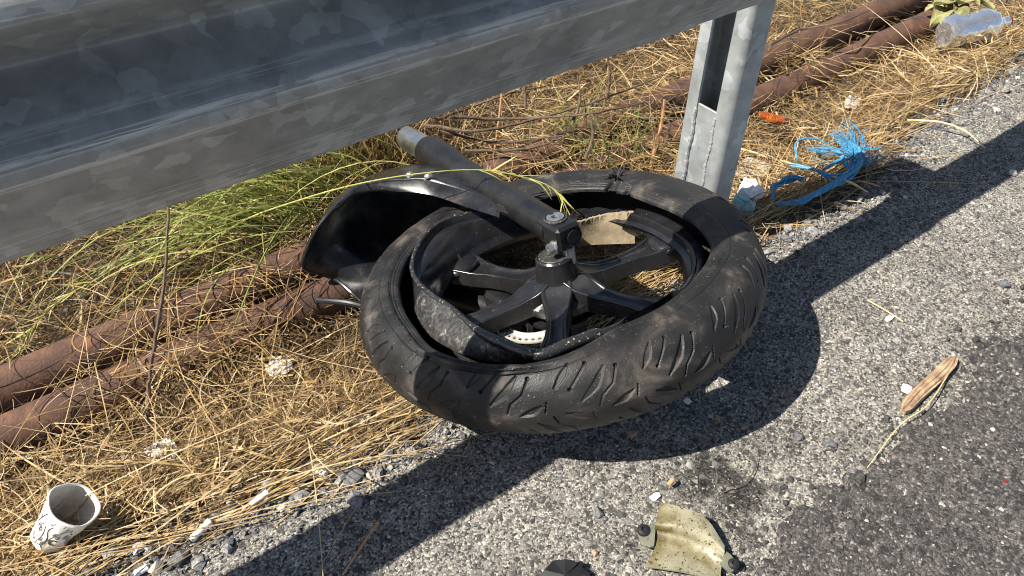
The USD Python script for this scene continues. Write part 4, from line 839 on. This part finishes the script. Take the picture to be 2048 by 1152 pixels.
for px, py, s, mt, lab in [(640, 880 + 60, .012, 'stone_grey', 'grey flat stone under the long straw stem near the cigarette filter'), (225, 1110, .014, 'stone_grey', 'big grey stone just right of the paper cup base'), (150, 1105, .013, 'stone_dark', 'dark stone against the foot of the paper cup'), (108, 1140, .015, 'stone_grey', 'grey stone in the bottom left corner below the cup'), (455, 1100, .010, 'stone_grey', 'grey stone below the white cigarette end'), (690, 965, .018, 'stone_grey', 'large grey flake of stone below the rubble at the grass edge'), (1195, 1027, .009, 'stone_dark', 'dark round stone left of the olive bracket'), (1265, 870, .008, 'stone_brown', 'tan stone inside the wheel shadow'), (1434, 838, .006, 'stone_brown', 'small reddish stone inside the wheel shadow'), (1488, 857, .006, 'stone_brown', 'small orange stone near the edge of the wheel shadow'), (1190, 1108, .006, 'stone_brown', 'orange pebble right of the black shard'), (2006, 572, .012, 'stone_dark', 'dark grey flat stone near the right edge'), (2025, 348, .009, 'stone_pale', 'pale round pebble in the far guardrail shadow'), (1945, 430 - 22, .006, 'stone_pale', 'small white pebble in the far guardrail shadow'), (1822, 650, .005, 'stone_dark', 'small black pebble beside the white chip'), (1595, 875, .009, 'stone_dark', 'dark stone at the lower right of the wheel shadow'), (1420, 750, .007, 'stone_pale', 'pale stone in the sun patch under the tyre'), (1500, 690, .010, 'stone_dark', 'dark stone under the right side of the tyre'), (2010, 962, .0036, 'red_plastic', 'dark red bead on the dark asphalt'), (1705, 945, .008, 'stone_dark', 'dark stone at the border of the dark asphalt'), (1660, 890, .010, 'stone_dark', 'black bitumen lump where both asphalts meet'), (1775, 335, .010, 'stone_dark', 'dark stone beside the frayed rope end'), (1860, 880 - 30, .004, 'stone_pale', 'tiny pale chip on the dark asphalt'), (1985, 920 - 60, .004, 'stone_pale', 'tiny white chip farther right on the dark asphalt')]:
    stone(px, py, s, mt, lab, name='bead' if 'bead' in lab else 'stone', catg='bead' if 'bead' in lab else 'stone')
# crumbs of bitumen along the border of the dark asphalt
for k in range(120):
    x = r.uniform(.46, 1.35); y = float(road_edge(x)) + r.normal() * .020 + .004
    q = proj(np.array([[x, y, 0.]]))[0][0]
    if 0 < q[0] < 2048 and 0 < q[1] < 1150: stone(q[0], q[1], float(np.exp(r.normal(math.log(.0038), .4)).clip(.002, .0095)), 'bitumen', *((lambda w_: (f'black crumb of bitumen {w_}', f'bitumen crumbs {w_}'))('at the asphalt border near the olive bracket' if x < .70 else 'at the asphalt border left of the wood splinter' if x < .92 else 'at the asphalt border by the wood splinter and beyond')))
# gravel too small to tell apart
n = 7000; x = rng.uniform(-.3, 2.4, n); p = np.stack([x, edge_y(x) + rng.normal(size=n) * .035 - .022, np.zeros(n)], 1)
p = p[in_view(p, 60)]; p[:, 2] = np.maximum(shoulder_z(p[:, 0], p[:, 1]), soil_z(p[:, 0], p[:, 1])) + .0012
m, t = scatter(p, np.exp(rng.normal(math.log(.0034), .4, len(p))).clip(.0015, .008), chip_variants(10, 9, .7, 6), rng.beta(1.4, 1.8, len(p)), 8)
obj('gravel', m, 'gravel', smooth=False, tint=t, label='fine loose gravel along the broken edge of the asphalt', cat='gravel', kind='stuff')

# ------------------------------------------------------------------ litter
# paper cup
mo = G(147, 1010, .046); vd = ray(147, 1012)
ax = -.52 * vd + .854 * (.60 * right + .80 * up_); ax /= np.linalg.norm(ax)
HC, R1, R0 = .068, .0280, .0195
bo_ = mo - ax * HC
cup = thing('paper_cup', 'white paper coffee cup with black print lying at the left bottom', 'paper cup', bo_)
cx_, cy_, _ = frame_of(ax)
dentf = lambda a, h: 1 - .07 * math.exp(-((a - 2.2) / .5) ** 2) * h - .05 * math.exp(-((a - 4.6) / .6) ** 2) * (1 - h)
def cuppt(a, h, off=0.): 
    R = (R0 + (R1 - R0) * h) * dentf(a, h) + off + .0007 * math.sin(5 * a + 9 * h)
    return bo_ + ax * (HC * h) + R * (math.cos(a) * cx_ + math.sin(a) * cy_)
AA = np.linspace(0, 2 * PI, 72, endpoint=False)
wall = np.array([[cuppt(a, h) for a in AA] for h in np.linspace(0, 1, 24)])
obj('wall', gridmesh(wall, close_v=True), 'cup_paper', cup, smooth=60)
inn = np.array([[cuppt(a, h, -.0007) for a in AA] for h in np.linspace(.06, 1, 24)])
inn = np.vstack([np.repeat((bo_ + ax * HC * .06)[None, None], 72, 1), inn])
obj('inside', gridmesh(inn[:, ::-1], close_v=True), 'cup_inside', cup, smooth=60)
camdir = O - bo_; ca = math.atan2(camdir @ cy_, camdir @ cx_)
obj('seam', tube(np.array([cuppt(ca + PI - .35, h_, -.0011) for h_ in np.linspace(.08, .97, 12)]), .0006, 5), 'wood_chip', cup)
obj('rim_roll', tube(np.array([cuppt(a, 1.0) for a in np.linspace(0, 2 * PI, 73)]), .0016, 8), 'cup_paper', cup)
# print: coffee beans, strokes, a curl like the letter C
def cstroke(pts, wd, parent, name='print'):
    """a flat inked stroke on the cup; pts in (angle from the facing line, height)"""
    P = smooth_poly(np.array(pts), 18 if len(pts) > 2 else 6); d = np.gradient(P, axis=0); d[:, 0] *= .024; d[:, 1] *= HC
    nn2 = np.stack([-d[:, 1], d[:, 0]], 1); nn2 /= np.linalg.norm(nn2, axis=1, keepdims=True) + 1e-9
    tp = np.interp(np.linspace(0, 1, len(P)), [0, .2, .8, 1], [.35, 1, 1, .35])[:, None] * wd / 2
    A_ = np.array([[cuppt(ca + (q[0] + s * w_[0] * t_[0] / .024), q[1] + s * w_[1] * t_[0] / HC, .0005) for s in (-1, 1)] for q, w_, t_ in zip(P, nn2, tp)])
    return gridmesh(A_)
rc = np.random.default_rng(66); ink = []
C_ = [(.32 + .17 * math.cos(t), .36 + .085 * math.sin(t)) for t in np.linspace(.8, 5.6, 12)]
ink.append(cstroke(C_, .0030, cup))
for q0 in [(-.3, .30), (.15, .62), (-.75, .55), (.62, .60), (-.9, .2), (.9, .42)]:
    for k in range(2):
        aq, hq = q0[0] + .17 * k, q0[1] - .06 * k
        ink.append(cstroke([(aq + .075 * math.cos(t) , hq + .055 * math.sin(t + .5)) for t in np.linspace(0, 6.3, 11)], .0009, cup))
        ink.append(cstroke([(aq - .03, hq - .03), (aq + .01, hq), (aq + .03, hq + .035)], .0008, cup))
ink.append(cstroke([(-.1, .12), (-.05, .4), (-.22, .6), (-.1, .8)], .0014, cup)); ink.append(cstroke([(-.5, .1), (-.35, .4), (-.5, .7)], .0010, cup)); ink.append(cstroke([(.0, .2), (.1, .5), (.4, .75), (.7, .8)], .0010, cup)); ink.append(cstroke([(-1.1, .35), (-.8, .8), (-.6, .88)], .0012, cup)); ink.append(cstroke([(-.65, .05), (-.2, .17), (.1, .06)], .0012, cup))
for k in range(10):
    aq, hq = rc.uniform(-1.2, 1.0), rc.uniform(.08, .9); ink.append(cstroke([(aq, hq), (aq + rc.uniform(-.15, .15), hq + rc.uniform(.03, .12))], .0009, cup))
for s_ in ink: obj('print', s_, 'cup_ink', cup, smooth=True)

def butt(px0_, py0_, px1_, py1_, rad, mat, label):
    a, b = G(px0_, py0_, rad * .9), G(px1_, py1_, rad * .9)
    z = max(float(shoulder_z(a[0], a[1])), float(soil_z(a[0], a[1])) + .020) + rad * .9
    a, b = G(px0_, py0_, z), G(px1_, py1_, z + .002)
    d = b - a; L = np.linalg.norm(d)
    P = a + d * np.linspace(0, 1, 9)[:, None]
    rr_ = rad * (1 + .07 * np.sin(np.arange(9) * 1.9))
    t = thing('cigarette_end', label, 'cigarette end', P[4] - [0, 0, rad])
    obj('paper', tube(P, rr_, 14), mat, t, smooth=40)
    obj('core', lathe([(0, .0003), (rad * .86, .0003)], P[-1], d, 12), 'filter_paper', t, smooth=False)
butt(382, 1080, 420, 1042, .0040, 'white_paper', 'white cigarette end nearest to the paper cup')
butt(502, 1010, 535, 984, .0040, 'white_paper', 'white cigarette end higher on the gravel, left of the orange wood chip')
butt(628, 938, 652, 948, .0036, 'filter_paper', 'short stubby cigarette filter at the end of the straw stems')
butt(270, 1148, 296, 1133, .0040, 'white_paper', 'cigarette end cut by the bottom edge of the picture')

def flake(name, px, py, size, mat, label, catg, lift=.004, seed=0, crumple=.5, z=None, asp=1.0, ang=0.):
    r = np.random.default_rng(seed); q = G(px, py, 0 if z is None else z)
    if z is None: q[2] = max(float(shoulder_z(q[0], q[1])), float(soil_z(q[0], q[1])))
    n_ = 12; U_, V_ = np.meshgrid(np.linspace(-1, 1, n_), np.linspace(-1, 1, n_), indexing='ij')
    rad = 1 - .16 * (np.abs(U_) * np.abs(V_)) + .18 * fb(U_ + seed, V_, 1.7, 2, seed)
    X, Y = U_ * rad * size, V_ * rad * size * asp
    Z = lift + size * crumple * (fb(U_ + 3 * seed, V_, 1.2, 2, seed + 1) + .6 * np.abs(fb(U_, V_ + seed, 2.2, 1, seed + 2)))
    c_, s_ = math.cos(ang), math.sin(ang)
    P = np.stack([X * c_ - Y * s_ + q[0], X * s_ + Y * c_ + q[1], np.maximum(Z, .001) + q[2]], -1)
    lo = P - [0, 0, .0008]
    m = cat_([gridmesh(P), gridmesh(lo[:, ::-1])])
    obj(name, m, mat, smooth=30, label=label, cat=catg)
flake('paper_scrap', 302, 862, .020, 'white_paper', 'crumpled white paper in the straw at the foot of the dark stick', 'paper', .02, 3, .6)
flake('paper_scrap', 545, 688, .020, 'white_paper', 'torn white paper in the straw beside the front pipe', 'paper', .03, 5, .6)
flake('paper_scrap', 1718, 165, .032, 'white_paper', 'white paper scrap lying in front of the pipes on the right', 'paper', .02, 7, .5, None, .5, .4)
flake('cloth_scrap', 1515, 292, .045, 'cloth_white', 'dirty white woven scrap lying right of the post', 'cloth', .022, 9, .14, None, .7, .3)
flake('paper_scrap', 728, 826, .010, 'white_paper', 'small white scrap beside the tyre at the grass edge', 'paper', .016, 11, .6, None, .4, .5)
flake('paper_scrap', 1310, 995, .007, 'white_paper', 'small white flake just above the olive bracket', 'paper', .002, 13, .5, None, .6)
flake('white_chip', 1777, 640, .0085, 'white_paper', 'small white chip next to the yellow straw', 'chip', .003, 15, .6, None, .5, .1)
flake('white_chip', 1812, 780, .009, 'white_paper', 'flat white plastic chip beside the wood splinter', 'chip', .003, 17, .15, None, .75, .5)
flake('plastic_chip', 6, 848, .016, 'teal_print', 'grey blue plastic piece cut by the left edge', 'plastic chip', .02, 19, .7)
flake('white_chip', 1375, 803, .005, 'white_paper', 'white chip lying in the shade under the tyre', 'chip', .002, 21, .4)
# crumpled pack right of the post foot
pk = thing('crumpled_pack', 'crushed white and teal packet beside the foot of the post', 'packet', G(1492, 402, -.01))
q = G(1492, 402, -.012)
def crush(size, o, seed, mat, name, ang, tilt):
    b = trimesh.creation.box(size).subdivide().subdivide(); v = b.vertices.copy(); r = np.random.default_rng(seed)
    v += (meshkit.noise(v * 70 + seed)[:, None] - .5) * np.array([.012, .012, .014])
    R = trimesh.transformations.euler_matrix(tilt, .15, ang)[:3, :3]
    obj(name, trimesh.Trimesh(v @ R.T + o, b.faces, process=False), mat, pk, smooth=25)
crush((.055, .036, .020), q + [.004, 0, .018], 1, 'white_paper', 'carton', .5, .35)
crush((.012, .037, .021), q + [-.030, -.016, .016], 2, 'teal_print', 'printed_flap', .5, .3)
crush((.020, .016, .016), q + [.004, -.018, .030], 3, 'white_paper', 'inner_tray', .9, .8)
# orange lens fragment
lens = thing('lens_fragment', 'broken orange indicator lens in the straw right of the post', 'lens fragment', G(1542, 240, -.03))
q = G(1543, 238, -.018)
lx = right * .9 + np.array([0, 0, -.25]); lx /= np.linalg.norm(lx); ly = np.cross(lx, [-.35, .2, -1.]); ly /= np.linalg.norm(ly); lz = np.cross(lx, ly); lz *= np.sign(lz[2])
obj('lens', extrude(Polygon([(-.03, -.012), (.004, -.018), (.032, -.010), (.028, .014), (-.006, .020), (-.028, .013)]), .005, q, lx, ly, lz), 'orange_lens', lens, smooth=False)
for k in range(7): obj('rib', rbox((.0022, .028, .003), .0006, (q + lx * (-.022 + .0075 * k) + lz * .0058, lx, ly, lz)), 'orange_lens', lens, smooth=False)
# bottle
ba, bb = G(1888, 66, .010), G(2018, 42, .016)
bd = bb - ba; bL = np.linalg.norm(bd)
bottle = thing('plastic_bottle', 'crushed clear plastic bottle with red cap lying in the top right corner', 'bottle', ba - [0, 0, .045])
bp = [(0, 0), (.026, .0), (.034, .006), (.0375, .025), (.038, .06), (.0365, .09), (.038, .12), (.037, .15), (.032, .175), (.020, bL - .030), (.0135, bL - .018), (.0125, bL - .006)]
bp = [(a_, b_ * bL / .235) if b_ < .2 else (a_, b_) for a_, b_ in bp]; bp[-3:] = [(.021, bL - .036), (.0138, bL - .022), (.0125, bL - .004)]; bp2 = smooth_poly(bp, 60)
g = lathe(np.maximum(bp2, [[0, -1]]), ba, bd, 40)
v = np.array(g.vertices); v += (meshkit.fbm(v * 34, 3, 3)[:, None] - .5) * np.array([.014, .014, .026]) * np.clip((bL - (v - ba) @ (bd / bL)) / .06, 0, 1)[:, None]; g = trimesh.Trimesh(v, g.faces, process=False)
obj('body', g, 'clear_plastic', bottle, smooth=40)
obj('cap', lathe([(.0, bL + .002), (.0115, bL + .002), (.0125, bL + .000), (.0125, bL - .007), (.0115, bL - .007)], ba, bd, 24), 'red_plastic', bottle, smooth=30)
# leafy plant behind the bottle
pl = thing('leafy_plant', 'wilted plant with broad olive leaves behind the bottle', 'plant', G(1895, 40, -.03))
def leaf(px0_, py0_, z0, px1_, py1_, z1, wd, seed):
    a, b = G(px0_, py0_, z0), G(px1_, py1_, z1); d = b - a; L = np.linalg.norm(d); d /= L
    s = np.cross([0, 0, 1.], d); s /= np.linalg.norm(s); nrm_ = np.cross(d, s); r = np.random.default_rng(seed)
    rows = []
    for t in np.linspace(0, 1, 12):
        w_ = wd * math.sin(PI * (.04 + .94 * t) ** .8) ** .9
        rows.append([a + d * L * t + s * w_ * u_ + nrm_ * (.25 * w_ * u_ * u_ + .10 * L * math.sin(PI * t) + .006 * math.sin(9 * t + 4 * u_ + seed)) for u_ in np.linspace(-1, 1, 7)])
    P = np.array(rows); return cat_([gridmesh(P), gridmesh((P - nrm_ * .0008)[:, ::-1])])
for k, a in enumerate([(1900, 22, .0, 1862, 52, .02, .026), (1905, 15, .01, 1868, 8, .05, .024), (1910, 12, .02, 1925, 45, .03, .022), (1905, 8, .03, 1960, 6, .06, .022), (1890, 20, .0, 1850, 18, .0, .020), (1915, 5, .02, 1990, 16, .05, .018), (1890, 12, 0, 1900, -20, .08, .024)]):
    obj('leaf', leaf(*a, k), 'dry_leaf', pl, smooth=60)
obj('stem', tube(np.array([G(1900, 30, -.05), G(1903, 18, 0), G(1908, 4, .04)]), .004, 7), 'dry_leaf', pl)
# frayed blue rope
rope = thing('blue_rope', 'frayed bright blue plastic rope on the grass edge', 'rope', G(1650, 340, 0))
def strand(pts, w, flatn=1.0, nst=1, spread=.0, seed=0, name='strand'):
    r = np.random.default_rng(seed); base = np.array([G(x, y, max(float(shoulder_z(*G(x, y, 0)[:2])), -.004) + z + .008) for x, y, z in pts])
    for k in range(nst):
        P = base + r.normal(size=base.shape) * spread * np.linspace(.3, 1, len(base))[:, None]; P[:, 2] = np.maximum(P[:, 2], base[:, 2] - .002)
        P = smooth_poly(P, 24)
        obj(name, tube(P, w * np.interp(np.linspace(0, 1, 24), [0, .1, .85, 1], [.8, 1, 1, .5]), 7), 'rope_blue', rope)
trunk = [(1555, 408, .006), (1600, 402, .008), (1650, 378, .010), (1690, 355, .014), (1712, 330, .018), (1715, 305, .018), (1700, 292, .014)]
strand(trunk, .0028, 1, 13, .0060, 1)
strand([(1545, 400, .004), (1550, 375, .010), (1560, 368, .012), (1580, 362, .010), (1610, 355, .008)], .0022, 1, 6, .005, 2)
strand([(1585, 330, .012), (1630, 340, .016), (1665, 352, .014), (1690, 350, .012)], .0021, 1, 4, .004, 3)
strand([(1595, 322, .008), (1590, 290, .02), (1605, 277, .024), (1635, 280, .016), (1655, 290, .012)], .0020, 1, 1, .001, 4)
strand([(1645, 340, .010), (1680, 322, .014), (1705, 315, .016)], .0030, 1, 2, .003, 5)
strand([(1700, 345, .016), (1680, 310, .018), (1650, 300, .016), (1620, 298, .012)], .0022, 1, 3, .004, 6)
rr = np.random.default_rng(9)
for k in range(84):
    e = [(1672, 262), (1700, 252), (1632, 300), (1745, 318), (1752, 300), (1688, 272)][k % 6]; e = (e[0] + rr.normal() * 15, e[1] + rr.normal() * 11)
    st = (1712 + rr.normal() * 8, 312 + rr.normal() * 10)
    mid = ((st[0] + e[0]) / 2 + rr.normal() * 9, (st[1] + e[1]) / 2 + rr.normal() * 7)
    strand([(st[0], st[1], .016), (mid[0], mid[1], .016 + .01 * rr.random()), (e[0], e[1], .004 + .020 * rr.random())], .0004 + .0005 * rr.random(), 1, 1, 0, k, 'fibre')
# wood splinter
wa, wb_ = G(1806, 822, .006), G(1906, 718, .008)
wd_ = wb_ - wa; wL = np.linalg.norm(wd_); wd_ /= wL; wsd = np.cross([0, 0, 1.], wd_); wsd /= np.linalg.norm(wsd); wn = np.cross(wd_, wsd)
rows = []
r = np.random.default_rng(12)
prof_w = list(np.linspace(-1, 1, 17))
for t in np.linspace(0, 1, 26):
    hw = float(np.interp(t, [0, .06, .3, .6, .9, 1], [.0040, .0080, .0088, .0096, .0088, .0050])); th_ = .0055
    top = [wa + wd_ * (wL * t + .006 * math.sin(5 * u_ + 1) * (t - .5)) + wsd * (hw * u_ + .0015 * math.sin(6 * t)) + wn * (th_ * (1 - .35 * u_ * u_) + .0011 * math.sin(11 * u_ + .8 * math.sin(4 * t)) + .0009 * math.sin(29 * u_ + 2 * t) + .0010 * math.sin(9 * t + 6 * u_)) for u_ in prof_w]
    bot = [wa + wd_ * wL * t + wsd * hw * u_ - wn * .004 for u_ in (.9, -.9)]
    rows.append(top + bot)
P = np.array(rows); g = gridmesh(P, close_v=True); v = np.vstack([g.vertices, P[0].mean(0), P[-1].mean(0)]); m_ = P.shape[1]; j = np.arange(m_); n0 = P.shape[0] * m_
g = trimesh.Trimesh(v, np.vstack([g.faces, np.stack([np.full(m_, n0), (j + 1) % m_, j], 1), np.stack([np.full(m_, n0 + 1), n0 - m_ + j, n0 - m_ + (j + 1) % m_], 1)]), process=False); g.fix_normals()
obj('wood_splinter', g, 'old_wood', smooth=25, label='weathered brown wood splinter on the border of the dark asphalt', cat='wood')
for a, b, lab in [((570, 950), (600, 975), 'orange brown wood chip near the cigarette filter'), ((362, 978), (380, 990), 'small reddish wood chip in the straw above the cigarette end'), ((1335, 975), (1345, 964), 'small dark wood chip above the white flake')]:
    p0, p1 = G(*a, .006), G(*b, .008); d = p1 - p0; L = np.linalg.norm(d); d /= L; s = np.cross([0, 0, 1.], d)
    zz = max(float(shoulder_z(*p0[:2])), float(soil_z(*p0[:2]))) + .004; o_ = (p0 + p1) / 2; o_[2] = zz + .009
    obj('wood_chip', rbox((L * 1.1, .009 if L > .02 else .005, .003), .0008, (o_, d, s, np.cross(d, s))), 'wood_chip', smooth=False, label=lab, cat='wood chip')
# olive bracket at the bottom: ridged sheet, two tabs with bolts
bk = thing('plastic_bracket', 'broken olive plastic bracket with two bolted tabs on the asphalt', 'bracket', G(1370, 1090, .0))
def sheet_px(rows_, thick, up, zs=1.0):
    P = np.array([[G(x, y, z * zs) for x, y, z in rw] for rw in rows_])
    P = np.stack([smooth_poly(P[:, j], 18) for j in range(P.shape[1])], 1); P = np.stack([smooth_poly(P[i], 18) for i in range(P.shape[0])], 0)
    lo = P - np.array([0, 0, thick]); loop_ = np.concatenate([P, lo[:, ::-1]], 1); g = gridmesh(loop_, close_v=True); n1, m1 = loop_.shape[:2]; cf = []
    for row in (0, n1 - 1):
        for j in range(m1 // 2 - 1):
            a, b, c_, d = row * m1 + j, row * m1 + j + 1, row * m1 + m1 - 2 - j, row * m1 + m1 - 1 - j; cf += [[a, b, c_], [a, c_, d]]
    g = trimesh.Trimesh(g.vertices, np.vstack([g.faces, cf]), process=False); g.fix_normals(); return g
up_rows = [[(1322, 1004, .024), (1315, 1030, .023), (1310, 1052, .020), (1309, 1062, .010), (1310, 1094, .009), (1290, 1133, .014)],
           [(1368, 1016, .028), (1362, 1046, .029), (1358, 1061, .024), (1355, 1074, .012), (1350, 1104, .010), (1330, 1138, .018)],
           [(1412, 1036, .026), (1408, 1064, .026), (1404, 1080, .020), (1400, 1093, .011), (1396, 1118, .009), (1385, 1148, .018)],
           [(1450, 1092, .016), (1449, 1104, .018), (1447, 1112, .010), (1445, 1122, .014), (1443, 1130, .010), (1440, 1168, .012)]]
obj('sheet', sheet_px(up_rows, .0022, 1), 'olive_plastic', bk, smooth=50)
obj('bolt_tab', sheet_px([[(1277, 1052, .012), (1277, 1068, .012), (1282, 1088, .011)], [(1295, 1049, .013), (1296, 1070, .013), (1296, 1094, .012)], [(1311, 1047, .014), (1310, 1070, .014), (1308, 1092, .012)]], .003, 1), 'olive_dark', bk, smooth=40)
obj('bolt_tab', sheet_px([[(1452, 1102, .014), (1446, 1112, .014), (1440, 1126, .013)], [(1464, 1112, .014), (1458, 1124, .014), (1452, 1138, .013)], [(1475, 1130, .012), (1470, 1138, .012), (1462, 1145, .012)]], .003, 1), 'olive_dark', bk, smooth=40)
for bx, by, R in ((1287, 1061, .0072), (1467, 1128, .0060)):
    o_ = G(bx, by, .0135)
    obj('bolt', lathe([(R * 1.05, -.001), (R * 1.05, .0012), (R * .95, .0026), (R * .6, .0036), (R * .42, .0036), (R * .40, .0015), (0, .0015)], o_, (0, -.1, 1), 26), 'black_plastic', bk, smooth=30)
# black shard cut by the bottom edge
top_ = [(1068, 1170, .006), (1088, 1140, .016), (1106, 1121, .015), (1130, 1118, .017), (1150, 1121, .016), (1153, 1129, .017), (1160, 1121, .014), (1168, 1126, .012), (1163, 1134, .013), (1176, 1143, .012), (1192, 1170, .006)]
tp_ = np.array([G(*q_) for q_ in top_]); n_ = len(tp_); ctr_ = G(1130, 1150, .0165); bt_ = tp_ * [1, 1, 0] + [0, 0, .001]
v_ = np.vstack([tp_, bt_, [ctr_], [ctr_ * [1, 1, 0] + [0, 0, .001]]]); f_ = []
for j in range(n_):
    j2 = (j + 1) % n_; f_ += [[2 * n_, j2, j], [j, j2, n_ + j2], [j, n_ + j2, n_ + j], [2 * n_ + 1, n_ + j, n_ + j2]]
g = trimesh.Trimesh(v_, f_, process=False); g.fix_normals()
obj('plastic_shard', g, 'black_plastic', smooth=False, label='glossy black plastic shard cut by the bottom edge', cat='plastic shard')
